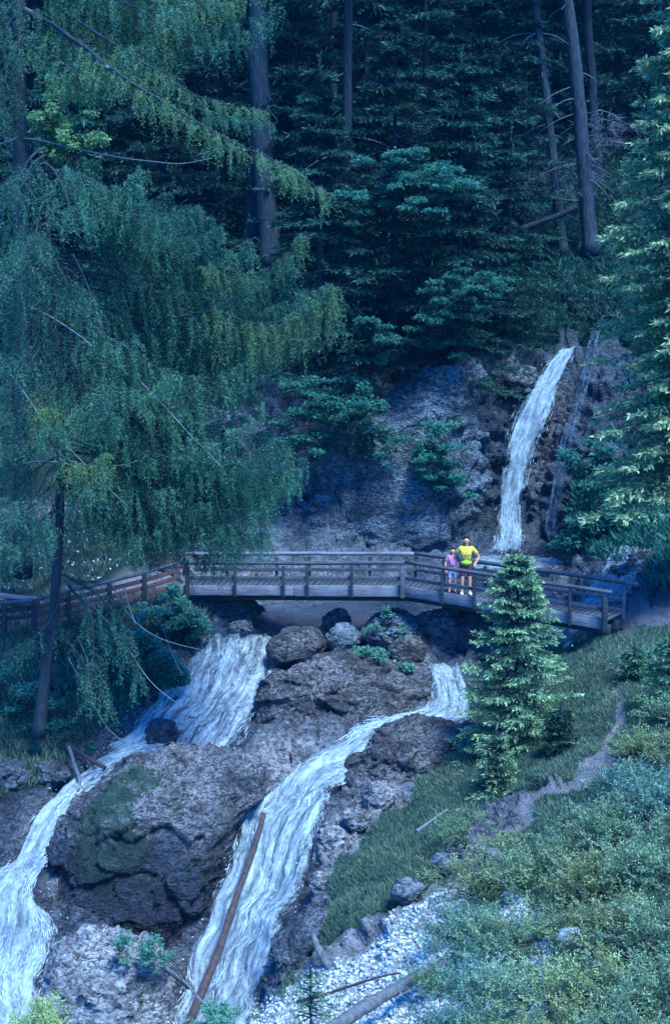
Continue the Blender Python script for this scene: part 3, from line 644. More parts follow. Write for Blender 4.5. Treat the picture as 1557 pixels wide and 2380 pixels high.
# ------------------------------------------------------------------ conifers
def spruce_mesh(h, Rb, whorl=.33, per=6, tw=7, K=3, L=.16, W=.06, z0=.5, droop=.35, tipw=.35, seed=0, uplift=.25, shape=.85, bare=0.):
    """returns crown MB and trunk path; tree stands at the origin"""
    r = np.random.default_rng(seed)
    zs = np.arange(z0, h-.15, whorl); B = []
    for z in zs:
        n = max(3, int(per*(.6+.4*(1-z/h))+r.random()))
        a0 = r.random()*6.28
        for k in range(n):
            B.append((z+r.normal()*whorl*.3, a0+k*6.28/n+r.normal()*.25, max(.12, Rb*(1-z/h)**shape*(.62+.55*r.random()))))
    B = np.array(B); z, az, ln = B.T; nb = len(B)
    T = (np.arange(tw)+1)/(tw+.0)
    T = T[None]*np.ones((nb, 1))+r.normal(size=(nb, tw))*.03
    T = np.clip(T, .12, 1)
    rad = np.stack([np.cos(az), np.sin(az), 0*az], -1); tan = np.stack([-np.sin(az), np.cos(az), 0*az], -1)
    dr = (droop*(.6+.8*r.random(nb)))*ln*(1-.55*z/h) - uplift*ln*(z/h)
    def bp(T): return rad[:, None]*(ln[:, None]*T)[..., None]+np.array([0, 0, 1.])*(z[:, None]-dr[:, None]*(T**1.0*1.3-.45*T**2))[..., None]
    P = bp(T)                                                  # nb,tw,3
    side = np.array([-1, 1.])[None, None, :, None]
    tl = (.42*ln[:, None]*(1.15-T)+L*.9)*(.7+.6*r.random((nb, tw)))
    td = nrm(rad[:, None, None]*(.75+.2*r.random((nb, tw, 2, 1)))+tan[:, None, None]*side*(1.0-.55*T[..., None, None])+np.array([0, 0, -1.])*(.12+.25*r.random((nb, tw, 2, 1))))
    kk = (np.arange(K)+.3)/K
    Q = P[:, :, None, None]+td[:, :, :, None]*(tl[:, :, None, None]*kk)[..., None]
    Q = Q+r.normal(size=Q.shape)*L*.12
    dd = td[:, :, :, None]+r.normal(size=Q.shape)*.45
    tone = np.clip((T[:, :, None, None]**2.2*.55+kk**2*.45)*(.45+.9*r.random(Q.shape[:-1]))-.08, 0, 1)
    m = MB()
    n = Q[..., 0].size
    Nrm = np.array([0, 0, 1.])+r.normal(size=(n, 3))*.75
    V, F = leaves(Q.reshape(-1, 3), dd.reshape(-1, 3), L*(.7+.7*r.random(n)), W*(.7+.6*r.random(n)), Nrm)
    m.add(V, F, np.repeat(tone.ravel(), 4))
    # leader
    tp = np.stack([r.normal(size=14)*.02, r.normal(size=14)*.02, np.linspace(h-.5, h, 14)], -1)
    V, F = leaves(tp, r.normal(size=(14, 3))*.6+np.array([0, 0, 1.]), L, W); m.add(V, F, .6)
    wood_ = MB()
    sel = np.arange(nb)[::2 if nb > 120 else 1]
    for i in sel:
        t = np.linspace(0, .9, 4)
        q = rad[i]*(ln[i]*t)[:, None]+np.array([0, 0, 1.])*(z[i]-dr[i]*(t*1.3-.45*t*t))[:, None]
        add_tube(wood_, q, np.linspace(.012+.006*ln[i], .005, 4), 3)
    return m, wood_
def make_tree(name, crown_mb, limb_mb, h, rt, leafm, barkm, loc, label, cat, group, lean=(0, 0), rz=0., sub=-.5):
    e = empty(name, (0, 0, 0))
    crown_mb.build('crown', leafm, e)
    t = MB(); zz = np.linspace(sub, h*.97, 10)
    add_tube(t, np.stack([lean[0]*zz**2/h/h*h, lean[1]*zz**2/h, zz], -1), np.linspace(rt, .02, 10)*(1+.25*(zz < .1)), 9)
    if limb_mb is not None and limb_mb.n:
        for V_ in limb_mb.F[4]: t.F[4].append(V_+t.n)
        for V_ in limb_mb.F[3]: t.F[3].append(V_+t.n)
        t.V += limb_mb.V; t.T += limb_mb.T; t.n += limb_mb.n
    t.build('trunk', barkm, e)
    e.location = tuple(map(float, loc)); e.rotation_euler.z = rz
    return tag(e, label, cat, group)
protos = {}
def place_spruce(kind, loc, scale, rz, label, group, wide=1.):
    if kind not in protos:
        h, Rb, kw, lm, rt = KIND[kind]
        c, wd = spruce_mesh(h, Rb, **kw)
        e = make_tree('spruce_tree', c, wd, h, rt, M[lm], M['bark_dark'], (0, 0, 0), label, 'spruce tree', group)
        protos[kind] = e
    else: e = copy_tree(protos[kind])
    e.location = tuple(map(float, loc)); e.rotation_euler = (0, 0, rz); e.scale = (scale*wide, scale*wide, scale)
    return tag(e, label, 'spruce tree', group)
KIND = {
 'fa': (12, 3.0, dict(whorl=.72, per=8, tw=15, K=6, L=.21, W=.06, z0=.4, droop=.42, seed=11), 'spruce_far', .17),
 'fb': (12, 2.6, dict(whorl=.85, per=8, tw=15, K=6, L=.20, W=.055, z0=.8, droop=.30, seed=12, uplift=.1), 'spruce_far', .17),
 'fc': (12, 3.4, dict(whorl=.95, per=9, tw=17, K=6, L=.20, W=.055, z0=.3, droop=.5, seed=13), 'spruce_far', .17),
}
SP = [ # u, v of the base, height m, width factor, kind, label
 (745,870,11,1.1,'fa','dark spruce at the cliff edge, its boughs over the grey rock face'),
 (915,860,12,1.2,'fc','broad layered spruce at the cliff edge above the bridge'),
 (1065,850,11,1.1,'fa','dark spruce at the cliff edge just left of the leafy maple bough'),
 (1180,800,8,1.1,'fb','short spruce at the cliff edge nearest the tall waterfall'),
 (690,640,13,1.1,'fb','dark spruce close right of the thick blue trunk'),
 (850,620,14,1.2,'fa','dark spruce right of the thin straight trunk'),
 (985,600,14,1.25,'fc','widest layered spruce in the middle of the hillside'),
 (1110,590,13,1.2,'fa','dark spruce left of the two bare leaning trunks'),
 (1215,600,12,.9,'fb','narrow spruce close behind the leaning thin trunk'),
 (520,600,14,1.2,'fc','dark spruce behind the larch limbs, left of the thick blue trunk'),
 (380,590,13,1.2,'fa','dark spruce with pale bough edges under the bare horizontal branch'),
 (250,580,13,1.1,'fb','dark spruce behind the pale leafy bush'),
 (90,600,14,1.2,'fa','dark spruce behind the left larch trunk'),
 (-60,620,14,1.2,'fb','dark spruce at the left frame edge'),
 (620,330,14,1.2,'fa','upper spruce behind the thick blue trunk'),
 (760,340,14,1.2,'fc','upper spruce between the thick blue trunk and the thin straight trunk'),
 (900,330,15,1.2,'fa','upper spruce above the widest layered spruce, to its left'),
 (1040,320,15,1.2,'fb','upper spruce above the widest layered spruce, to its right'),
 (1170,320,15,1.1,'fc','upper spruce left of the leaning thin trunk top'),
 (1290,300,15,1.1,'fa','upper dark spruce between the two leaning trunks'),
 (1430,330,15,1.1,'fb','upper dark spruce right of the thicker leaning trunk'),
 (1570,340,15,1.2,'fa','dark spruce behind the pale spruce at the right frame edge'),
 (460,320,15,1.2,'fb','upper spruce behind the long pale larch limb'),
 (310,310,15,1.2,'fa','upper spruce above the pale leafy bush'),
 (160,310,15,1.2,'fc','upper spruce right of the left larch trunk'),
 (0,310,15,1.2,'fb','upper spruce at the left frame edge')]
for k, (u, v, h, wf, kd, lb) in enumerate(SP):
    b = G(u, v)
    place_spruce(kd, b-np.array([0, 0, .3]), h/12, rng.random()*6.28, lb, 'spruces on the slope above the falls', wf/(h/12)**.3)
for k in range(16):
    u = -250+k*125+rng.normal()*18; row = k % 2
    v = [70, -140][row]+rng.normal()*12
    b = G(u, v)
    place_spruce(['fa', 'fb', 'fc'][k % 3], b, 1.5, rng.random()*6.28, 'far dark spruce, '+['leftmost','second from left','third from left','fourth from left','fifth from left','sixth from left','seventh from left','eighth from left','eighth from right','seventh from right','sixth from right','fifth from right','fourth from right','third from right','second from right','rightmost'][k]+' in the top row of the forest', 'far spruces along the top of the picture', 1.25)
# bare tall trunks with high crowns
def tall_tree(label, base, path, r0, r1, seed, mat='bark', stubs=14):
    (u0, v0, Y0) = base
    pts = [at(u0, v0+30, Y0)]+[at(a, b, Y0) for a, b in path]
    e = empty('pine_tree', at(u0, v0, Y0))
    Q = smooth_path(pts, 30, .04, seed); m = MB()
    d = np.linspace(0, 1, 30); rr = r0+(r1-r0)*d; rr = rr*(1+.5*np.exp(-d*40)); add_tube(m, Q, rr, 12); m.build('trunk', M[mat], e)
    r = np.random.default_rng(seed)
    for k in range(stubs):
        i = r.integers(4, 26); a = r.random()*6.28; l = .5+1.6*r.random()
        dr = np.array([math.cos(a), math.sin(a)*.5, -.1-.35*r.random()])
        mb = MB(); add_tube(mb, smooth_path([Q[i], Q[i]+dr*l*.5+np.array([0, 0, .05]), Q[i]+dr*l-np.array([0, 0, .15*l])], 8, .04, seed+k), np.linspace(.03, .008, 8), 5)
        mb.build('dead_branch', M['driftwood'], e)
    # high crown out of frame
    cm, _ = spruce_mesh(9, 2.6, whorl=.6, per=6, tw=6, K=2, L=.4, W=.16, seed=seed+5)
    V = np.concatenate(cm.V); cm.V = [V+(Q[-1]-np.array([0, 0, 3.0]))]; cm.build('crown', M['spruce_far'], e)
    return tag(e, label, 'pine tree', 'tall bare-trunked pines on the slope')
tall_tree('thick bluish trunk rising behind the tip of the long larch limb', (632,592,53), [(612,400),(604,200),(598,0),(592,-300)], .40, .30, 101)
tall_tree('second thick trunk base close behind the thick bluish trunk, slightly left', (585,575,54), [(592,420),(600,250),(604,0),(606,-260)], .36, .22, 107, stubs=5)
tall_tree('thin straight dark trunk in the middle of the forest', (803,800,51), [(806,500),(808,200),(810,0),(812,-250)], .19, .14, 102, 'bark_dark', 8)
tall_tree('faint thin trunk just left of the thin straight trunk', (772,420,60), [(774,250),(774,60),(776,-150)], .17, .13, 103, 'bark_dark', 6)
tall_tree('thicker of the two leaning trunks above the waterfall', (1374,562,55), [(1356,400),(1345,230),(1325,60),(1310,-60),(1290,-300)], .30, .20, 104, 'bark', 16)
tall_tree('thinner of the two leaning trunks above the waterfall', (1310,572,55.5), [(1290,430),(1274,270),(1255,110),(1240,-20),(1215,-250)], .20, .12, 105, 'bark', 16)
tall_tree('dark trunk half hidden behind the thicker leaning trunk', (1392,420,62), [(1378,250),(1365,60),(1358,-200)], .22, .18, 106, 'bark_dark', 5)

# pale spruce at the right frame edge
def big_right():
    c, wd = spruce_mesh(19, 3.05, whorl=.34, per=15, tw=17, K=8, L=.15, W=.055, z0=3.1, droop=.40, seed=31, uplift=.05, shape=.42)
    b = at(1635, 1385, 35.0)
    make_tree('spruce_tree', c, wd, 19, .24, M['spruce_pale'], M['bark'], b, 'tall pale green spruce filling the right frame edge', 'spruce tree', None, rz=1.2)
big_right()
# young fir in front of the bridge
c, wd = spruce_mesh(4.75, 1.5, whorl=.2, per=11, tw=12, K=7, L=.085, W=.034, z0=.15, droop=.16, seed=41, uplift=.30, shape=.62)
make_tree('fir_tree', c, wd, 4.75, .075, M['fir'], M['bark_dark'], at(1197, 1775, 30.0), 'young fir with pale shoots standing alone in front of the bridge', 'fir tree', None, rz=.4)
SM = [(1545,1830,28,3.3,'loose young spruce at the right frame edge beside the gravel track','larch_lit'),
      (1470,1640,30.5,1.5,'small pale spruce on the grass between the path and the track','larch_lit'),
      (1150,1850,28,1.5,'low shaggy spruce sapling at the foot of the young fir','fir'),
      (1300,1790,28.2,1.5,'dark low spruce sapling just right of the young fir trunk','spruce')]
for k, (u, v, Y, h, lb, lm) in enumerate(SM):
    c, wd = spruce_mesh(h, h*.36, whorl=.13, per=7, tw=6, K=4, L=.10, W=.035, z0=.08, droop=.15, seed=50+k, shape=.7)
    make_tree('spruce_sapling', c, wd, h, .04, M[lm], M['bark_dark'], at(u, v, Y), lb, 'sapling', 'saplings on the near slope')
c, wd = spruce_mesh(.95, .42, whorl=.085, per=5, tw=5, K=4, L=.05, W=.014, z0=.06, droop=-.1, seed=60, shape=.7)
make_tree('spruce_sapling', c, wd, .95, .012, M['juniper'], M['bark_dark'], at(722, 2372, 21.5), 'thin seedling growing out of the white scree at the bottom edge', 'sapling', 'saplings on the near slope')

# ------------------------------------------------------------------ larches with hanging twigs
def needles_along(m, Q, dens, L, W, tone0, r, tone1=.35):
    """Q: (n,k,3) polylines -> needle tufts along them"""
    n, k, _ = Q.shape
    dens = int(dens*1.35); f = np.linspace(0, k-1.001, dens); i = f.astype(int); w_ = (f-i)[None, :, None]
    P = Q[:, i]*(1-w_)+Q[:, i+1]*w_; d = nrm(Q[:, i+1]-Q[:, i])
    for rep in range(2):
        dd = d*.5+r.normal(size=P.shape)*.55
        PP = P+r.normal(size=P.shape)*.012
        N_ = PP[..., 0].size
        V, F = leaves(PP.reshape(-1, 3), dd.reshape(-1, 3), L*1.1*(.7+.6*r.random(N_)), W*.85)
        tn = np.clip(tone0+tone1*2.2*(r.random((n, 1))**1.5-.3)+.15*r.random((n, dens)), 0, 1)
        m.add(V, F, np.repeat(tn.ravel(), 4))
def larch_limb(m, wd, P, hang=.7, fan=.8, ntw=20, r=None, start=.2, tone=.35, rad=.045, dens=14, sec=5):
    """P limb polyline in metres; side twigs fan out, each carrying hanging twigs"""
    Q = smooth_path(P, 28, .06, int(r.integers(1000)))
    add_tube(wd, Q, np.linspace(rad, .008, 28), 5)
    T = np.gradient(Q, axis=0); ln = np.linalg.norm(T, axis=1).sum()
    t = start+(1-start)*np.sort(r.random(ntw)); i = np.minimum((t*27).astype(int), 26); w_ = (t*27-i)[:, None]
    B = Q[i]*(1-w_)+Q[i+1]*w_; Td = nrm(T[i])
    side = np.cross(Td, [0, 0, 1.]); side = nrm(side+1e-6)*np.where(np.arange(ntw) % 2, 1., -1.)[:, None]
    sl_ = fan*(1.15-t)*(.5+.7*r.random(ntw))+.15
    sd_ = nrm(side*(.5+.6*r.random((ntw, 1)))+Td*(.5+.5*r.random((ntw, 1)))+np.array([0, 0, 1.])*(r.normal(size=(ntw, 1))*.2))
    s = np.linspace(0, 1, 6)[None, :, None]
    S = B[:, None]+sd_[:, None]*sl_[:, None, None]*s-np.array([0, 0, 1.])*(sl_*.35)[:, None, None]*s**2
    needles_along(m, S, max(4, dens), .075, .022, tone, r)
    for q in S[::2]: add_tube(wd, q, np.linspace(.008, .003, 6), 3)
    # hanging twigs from the limb and from side twigs
    H0 = np.concatenate([B]+[S[:, j] for j in (2, 3, 4, 5)][:sec-1]); nn = len(H0)
    hl = hang*(.35+.8*r.random(nn))
    dv = np.stack([r.normal(size=nn)*.16, r.normal(size=nn)*.16, -np.ones(nn)], -1)
    out = np.concatenate([sd_]+[sd_]*(sec-1))[:nn]*.35
    s = np.linspace(0, 1, 6)[None, :, None]
    Hh = H0[:, None]+hl[:, None, None]*(dv[:, None]*s**1.15+out[:, None]*(s-.5*s*s))
    needles_along(m, Hh, max(6, int(dens*hang*1.6)), .06, .019, tone, r)
def limb_px(a, b, Ya, Yb, sag=.35, up=.25, mid=.55):
    """limb from photo point a to b with larch sag and rising tip"""
    A_, B_ = at(*a, Ya), at(*b, Yb); l = np.linalg.norm(B_-A_)
    return [A_, A_+(B_-A_)*.25+np.array([0, 0, .02*l]), A_+(B_-A_)*mid-np.array([0, 0, sag*l*.35]), A_+(B_-A_)*.82-np.array([0, 0, sag*l*.3]), B_]
r = np.random.default_rng(77)
def larch(label, trunk, rads, limbs, base, seed, extra=None):
    e = empty('larch_tree', base)
    tr = MB(); Q = smooth_path([at(*p) for p in trunk], 40, .03, seed); add_tube(tr, Q, np.interp(np.linspace(0, 1, 40), np.linspace(0, 1, len(rads)), rads), 12); tr.build('trunk', M['bark'], e)
    m = MB(); ml = MB(); wd = MB(); rr = np.random.default_rng(seed)
    for L_ in limbs:
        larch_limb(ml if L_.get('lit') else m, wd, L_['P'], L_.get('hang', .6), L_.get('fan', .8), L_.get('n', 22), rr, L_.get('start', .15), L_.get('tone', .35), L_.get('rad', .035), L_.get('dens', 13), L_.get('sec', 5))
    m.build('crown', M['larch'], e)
    if ml.n: ml.build('pale_lit_shoots', M['larch_lit'], e)['label'] = 'pale yellow-green larch shoots, lit look put into the colour'
    wd.build('limbs', M['bark'], e)
    return tag(e, label, 'larch tree', 'larches on the left bank'), e
# near larch: trunk foot on the left bank
env_v = [380, 440, 500, 560, 620, 680, 750, 850, 950, 1020, 1080, 1150, 1250]
env_u = [300, 400, 500, 600, 700, 770, 740, 610, 600, 650, 700, 640, 590]
tru = lambda v: np.interp(v, [-250, 200, 500, 900, 1150, 1300, 1500, 1700], [95, 100, 110, 140, 143, 138, 115, 90])
limbs = []
for k in range(52):
    v = 395+(k/51)**.95*830+rng.normal()*12
    ue = np.interp(v, env_v, env_u)*(.55+.45*rng.random()**.5) if k % 3 else np.interp(v, env_v, env_u)
    a = (tru(v-90), max(395, v-70-40*rng.random()))
    Yt = 31.8+rng.normal()*1.3
    limbs.append(dict(P=limb_px(a, (ue, v), 32.2, Yt, .42), hang=.35+.35*rng.random(), fan=.7, n=int(13+ue/24), tone=.15+.35*rng.random(), dens=14, rad=.012 if v < 560 else .03))
for k in range(24):
    v = 400+k/23*840+rng.normal()*12
    limbs.append(dict(P=limb_px((tru(v-70), v-70), (-40+60*rng.random(), v), 32.2, 31+rng.normal()*1.2, .4), hang=.5, fan=.8, n=14, tone=.15+.3*rng.random(), dens=11))
for k in range(8):     # limbs reaching towards the viewer
    v = 430+k/7*760+rng.normal()*12
    limbs.append(dict(P=limb_px((tru(v-70), v-60), (tru(v)+rng.uniform(-60, 260), v+30), 32.2, 29.6+rng.normal()*.4, .4), hang=.6, fan=.8, n=16, tone=.2+.35*rng.random(), dens=12))
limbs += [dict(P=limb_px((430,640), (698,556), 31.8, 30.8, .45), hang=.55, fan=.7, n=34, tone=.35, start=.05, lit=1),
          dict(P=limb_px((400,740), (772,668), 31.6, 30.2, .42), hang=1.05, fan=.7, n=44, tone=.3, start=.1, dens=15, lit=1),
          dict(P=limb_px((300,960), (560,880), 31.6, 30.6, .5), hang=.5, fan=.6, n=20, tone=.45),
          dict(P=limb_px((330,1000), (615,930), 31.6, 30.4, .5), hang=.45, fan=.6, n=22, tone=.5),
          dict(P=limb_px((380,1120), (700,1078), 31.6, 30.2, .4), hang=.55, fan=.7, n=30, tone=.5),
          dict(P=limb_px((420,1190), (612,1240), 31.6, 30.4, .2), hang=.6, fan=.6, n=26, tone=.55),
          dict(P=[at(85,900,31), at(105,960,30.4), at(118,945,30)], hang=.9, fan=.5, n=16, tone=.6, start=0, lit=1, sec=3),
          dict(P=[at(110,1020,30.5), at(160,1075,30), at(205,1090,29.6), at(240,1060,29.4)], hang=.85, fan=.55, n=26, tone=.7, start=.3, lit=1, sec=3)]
for k in range(22):
    v = 930+k/21*330+rng.normal()*10; ue = np.interp(v, env_v, env_u)*(.35+.65*rng.random())
    limbs.append(dict(P=limb_px((tru(v-80), v-90), (ue, v), 32.2, 30.8+rng.normal()*.9, .4), hang=.4+.2*rng.random(), fan=.7, n=int(12+ue/26), tone=.15+.4*rng.random(), dens=13, rad=.018))
for (a, b, c_) in [((160,1360),(230,1450),(200,1640)), ((150,1420),(280,1480),(330,1600)), ((150,1380),(100,1470),(20,1520)), ((150,1480),(210,1560),(260,1650)), ((140,1330),(260,1400),(300,1500))]:
    limbs.append(dict(P=[at(*a, 32.2), at(*b, 31.6), at(*c_, 31.2)], hang=.4, fan=.6, n=20, tone=.25, dens=10))
_, e1 = larch('near larch with drooping green curtains and a slim curved trunk on the left bank',
      [(90,1715,32.2),(100,1600,32.2),(118,1480,32.2),(138,1300,32.2),(143,1150,32.2),(140,900,32.2),(115,600,32.2),(108,400,32.2)], [.16,.125,.115,.105,.10,.09,.06,.02], limbs, at(90, 1700, 32.2), 5)
def branch(parent, pts, Y, r0=.025, r1=.006, mat='deadwood', seed=0, n=18):
    r0 *= .75
    mb = MB(); Ys = np.linspace(Y[0], Y[1], len(pts)); add_tube(mb, smooth_path([at(a, b, y) for (a, b), y in zip(pts, Ys)], n, .02, seed), np.linspace(r0, r1, n), 5)
    return mb.build('dead_branch', M[mat], parent)
branch(e1, [(135,1320),(200,1390),(290,1490),(330,1560),(365,1600),(420,1640)], (32.2, 31), .028, .007, seed=1)
branch(e1, [(290,1360),(300,1410),(315,1450)], (31.5, 31.2), .02, .01, seed=2)
branch(e1, [(255,1350),(305,1440),(360,1480),(420,1500),(470,1510)], (31.8, 31), .022, .006, seed=3)
branch(e1, [(160,1530),(220,1640),(260,1710),(330,1750),(400,1755)], (32, 30.8), .02, .005, seed=4)
branch(e1, [(65,710),(120,735),(185,780),(216,806)], (31, 30), .028, .012, seed=5)
branch(e1, [(170,590),(205,660),(230,740),(248,790)], (30.6, 30.2), .035, .02, 'bark', seed=6)
branch(e1, [(50,1080),(90,1070),(160,1075),(280,1085),(320,1070)], (30.5, 29.8), .02, .006, seed=7)
branch(e1, [(125,1270),(60,1230),(20,1190),(20,1130)], (31.6, 31), .02, .01, seed=8)
branch(e1, [(20,860),(70,930),(100,980),(160,1040),(210,1095),(300,1180)], (30.8, 29.6), .03, .008, seed=9)
branch(e1, [(330,890),(420,985),(470,1040),(520,1090)], (30.6, 30), .022, .008, seed=10)
branch(e1, [(180,1480),(208,1540),(205,1600),(200,1650)], (31.6, 31.2), .015, .006, seed=11)
branch(e1, [(380,1460),(400,1520),(425,1570)], (32.5, 32), .015, .006, seed=12)
# far larch: big trunk top left
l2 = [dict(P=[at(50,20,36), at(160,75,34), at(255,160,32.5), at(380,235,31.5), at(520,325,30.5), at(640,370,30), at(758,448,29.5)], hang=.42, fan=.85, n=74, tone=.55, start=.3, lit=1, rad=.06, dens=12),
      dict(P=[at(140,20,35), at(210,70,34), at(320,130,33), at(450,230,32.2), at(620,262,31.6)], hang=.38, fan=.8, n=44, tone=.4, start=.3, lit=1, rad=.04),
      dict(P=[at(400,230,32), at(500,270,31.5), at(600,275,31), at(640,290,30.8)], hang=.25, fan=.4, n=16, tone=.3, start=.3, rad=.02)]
for k in range(26):
    v = -120+k/25*290+rng.normal()*10; ue = rng.uniform(250, 640)*(1.0 if v < 90 else .8)
    l2.append(dict(P=limb_px((45, v-60), (ue, v), 36, 33.5+rng.normal()*.8, .3), hang=.5, fan=.9, n=int(12+ue/22), tone=.3+.3*rng.random(), dens=11, lit=k % 2))
for k in range(8):
    v = 20+k/7*270
    l2.append(dict(P=limb_px((45, v-60), (rng.uniform(-60, -20), v), 36, 34.5, .3), hang=.5, fan=.7, n=12, tone=.3, dens=10))
_, e2 = larch('larch behind, with a dark blue trunk in the top left and one long pale limb',
      [(55,1340,38),(52,900,37),(48,500,36),(45,200,36),(42,-300,36)], [.26,.24,.20,.19,.15], l2, at(55, 1340, 38), 6)
branch(e2, [(48,322),(95,325),(200,352),(350,378),(430,382),(492,368)], (36, 33), .035, .012, seed=13, n=26)
branch(e2, [(45,318),(20,332),(-40,342)], (36, 35), .04, .02, seed=14)
branch(e2, [(60,20),(120,60),(190,105),(255,160)], (35.9, 32.6), .07, .055, seed=15)
# light leafy sub-limbs on top
print('larch done', len(bpy.data.meshes))

# ------------------------------------------------------------------ broad-leaved bushes and sprays
def leafy(name, label, cat, base, blobs, leafm, n, L=.11, W=.07, layer=.12, seed=0, group=None, stem=.02, dens_stem=1, stem_p=.35):
    """blobs: (u,v,Y, rx px, rz px, ry m) clusters; leaves lie in thin tilted layers"""
    r = np.random.default_rng(seed); e = empty(name, base); m = MB(); st = MB()
    blobs = [(u+r.normal()*rx*.55, v+r.normal()*rz_*.75, Y+r.normal()*ry*.5, rx*(.35+.35*r.random()), rz_*(.3+.35*r.random()), ry*.6) for (u, v, Y, rx, rz_, ry) in blobs for _ in range(4)]
    tot = sum(b[3]*b[4] for b in blobs)
    for (u, v, Y, rx, rz_, ry) in blobs:
        cpt = at(u, v, Y); sx, sz = rx*Y/FPX, rz_*Y/FPX; nn = max(20, int(n*rx*rz_/tot))
        nl = max(2, int(2*sz/layer)); 
        d = nrm(r.normal(size=(nn, 3)))*(r.random((nn, 1))**.4)
        P = d*np.array([sx, ry, sz])
        lay = np.round(P[:, 2]/layer)*layer; P[:, 2] = lay+(P[:, 2]-lay)*.75-.12*np.hypot(P[:, 0], P[:, 1])+r.normal(size=nn)*.015
        rad = np.stack([P[:, 0], P[:, 1], 0*P[:, 0]], -1)
        V, F = leaves(P+cpt, nrm(rad)+r.normal(size=(nn, 3))*.5-np.array([0, 0, .2]), L*(.6+.7*r.random(nn)), W*(.7+.6*r.random(nn)), np.array([0, -.45, 1.])+r.normal(size=(nn, 3))*.45)
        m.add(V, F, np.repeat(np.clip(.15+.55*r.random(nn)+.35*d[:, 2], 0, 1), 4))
        for k in range(dens_stem if r.random() < stem_p else 0):
            q = cpt+nrm(r.normal(size=3))*np.array([sx, ry, sz])*.8
            add_tube(st, smooth_path([np.array(base), (np.array(base)+cpt)/2+r.normal(size=3)*.12, q], 10), np.linspace(stem, .005, 10), 4)
    if not st.n: add_tube(st, [np.array(base), at(*blobs[0][:3])], [stem, .005], 4)
    m.build('foliage', leafm, e); st.build('stems', M['bark_dark'], e)
    return tag(e, label, cat, group)
def blobs(poly_pts, Y, rx, rz_, ry=.5, jit=.3):
    return [(u, v, Y+rng.normal()*jit, rx*(.7+.6*rng.random()), rz_*(.7+.6*rng.random()), ry) for u, v in poly_pts]
leafy('bush', 'leafless bluish twiggy bush behind the leaning trunks', 'bush', at(1330, 470, 57), blobs([(1400,270),(1410,320),(1390,360),(1240,400),(1210,430),(1330,400),(1270,430),(1350,440)], 55.5, 44, 34, .8), M['twig'], 2600, .5, .018, .6, 216)
leafy('bush', 'pale green leafy bush beside the left larch trunk above the bare branch', 'bush', at(130, 420, 47), blobs([(120,225),(160,215),(185,260),(140,290),(100,300),(170,320),(205,330),(130,340),(95,260)], 46, 34, 26, .7), M['broad_pale'], 7000, .12, .07, .25, 201)
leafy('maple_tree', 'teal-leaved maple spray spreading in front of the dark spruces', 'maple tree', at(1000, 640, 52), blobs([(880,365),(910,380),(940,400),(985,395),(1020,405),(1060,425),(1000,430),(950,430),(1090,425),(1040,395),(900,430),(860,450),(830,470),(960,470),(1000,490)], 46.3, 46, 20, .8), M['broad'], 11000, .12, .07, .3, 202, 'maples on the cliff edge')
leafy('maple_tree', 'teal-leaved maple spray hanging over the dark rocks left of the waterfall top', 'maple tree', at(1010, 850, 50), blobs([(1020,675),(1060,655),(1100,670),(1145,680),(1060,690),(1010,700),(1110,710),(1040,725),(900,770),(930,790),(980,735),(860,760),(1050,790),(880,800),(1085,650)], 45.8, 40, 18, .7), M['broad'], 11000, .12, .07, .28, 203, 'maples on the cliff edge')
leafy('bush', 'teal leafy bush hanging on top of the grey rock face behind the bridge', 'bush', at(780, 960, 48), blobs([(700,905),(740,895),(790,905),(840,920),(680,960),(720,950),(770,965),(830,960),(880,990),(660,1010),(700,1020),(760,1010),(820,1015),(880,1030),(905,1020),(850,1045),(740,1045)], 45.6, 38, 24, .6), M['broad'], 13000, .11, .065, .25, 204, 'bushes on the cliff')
leafy('bush', 'smaller bush with hanging teal leaves on the cliff between two rock faces', 'bush', at(1000, 1010, 47.4), blobs([(985,1020),(1020,1010),(1050,1030),(1000,1060),(1040,1080),(1060,1120),(1010,1100),(975,1070)], 45.9, 30, 24, .4), M['broad'], 5000, .11, .06, .25, 205, 'bushes on the cliff')
leafy('bush', 'green shaggy bush in the corner right of the plunge pool', 'bush', at(1370, 1290, 45), blobs([(1330,1080),(1380,1060),(1400,1120),(1350,1150),(1390,1190),(1340,1220),(1380,1260),(1320,1270),(1420,1230)], 45, 40, 34, .6), M['broad'], 5000, .15, .08, .25, 206, 'bushes on the cliff')
leafy('bush', 'bright green bush on the bank under the left end of the bridge', 'bush', at(420, 1490, 37.6), blobs([(395,1385),(430,1400),(450,1430),(460,1455),(410,1420),(370,1410),(430,1460),(390,1450),(340,1420)], 37.4, 28, 20, .5), M['herb'], 5500, .10, .06, .18, 207, 'undergrowth on the left bank')
leafy('bush', 'dark green undergrowth above the left falls, below the slatted fence', 'bush', at(330, 1600, 36), blobs([(330,1500),(380,1520),(420,1545),(300,1560),(350,1575),(260,1600),(300,1620),(250,1550),(220,1640),(200,1590),(160,1630),(330,1470),(250,1490)], 35.6, 36, 26, .6), M['broad'], 26000, .10, .06, .2, 208, 'undergrowth on the left bank')
leafy('bush', 'olive undergrowth in the lower left corner of the bank beside the larch foot', 'bush', at(60, 1700, 33.5), blobs([(20,1560),(60,1600),(10,1640),(50,1680),(100,1730),(160,1740),(200,1710),(150,1690),(30,1720),(120,1650)], 33.6, 34, 24, .6), M['broad'], 6500, .09, .055, .2, 209, 'undergrowth on the left bank')
leafy('herb_plant', 'leafy herb on the slab below the squarish boulder', 'herb', at(890, 1575, 36.2), blobs([(860,1535),(890,1520),(915,1550),(935,1560),(880,1560),(850,1515),(900,1570)], 36.0, 20, 13, .3), M['herb'], 2200, .10, .06, .12, 210, 'herbs among the boulders')
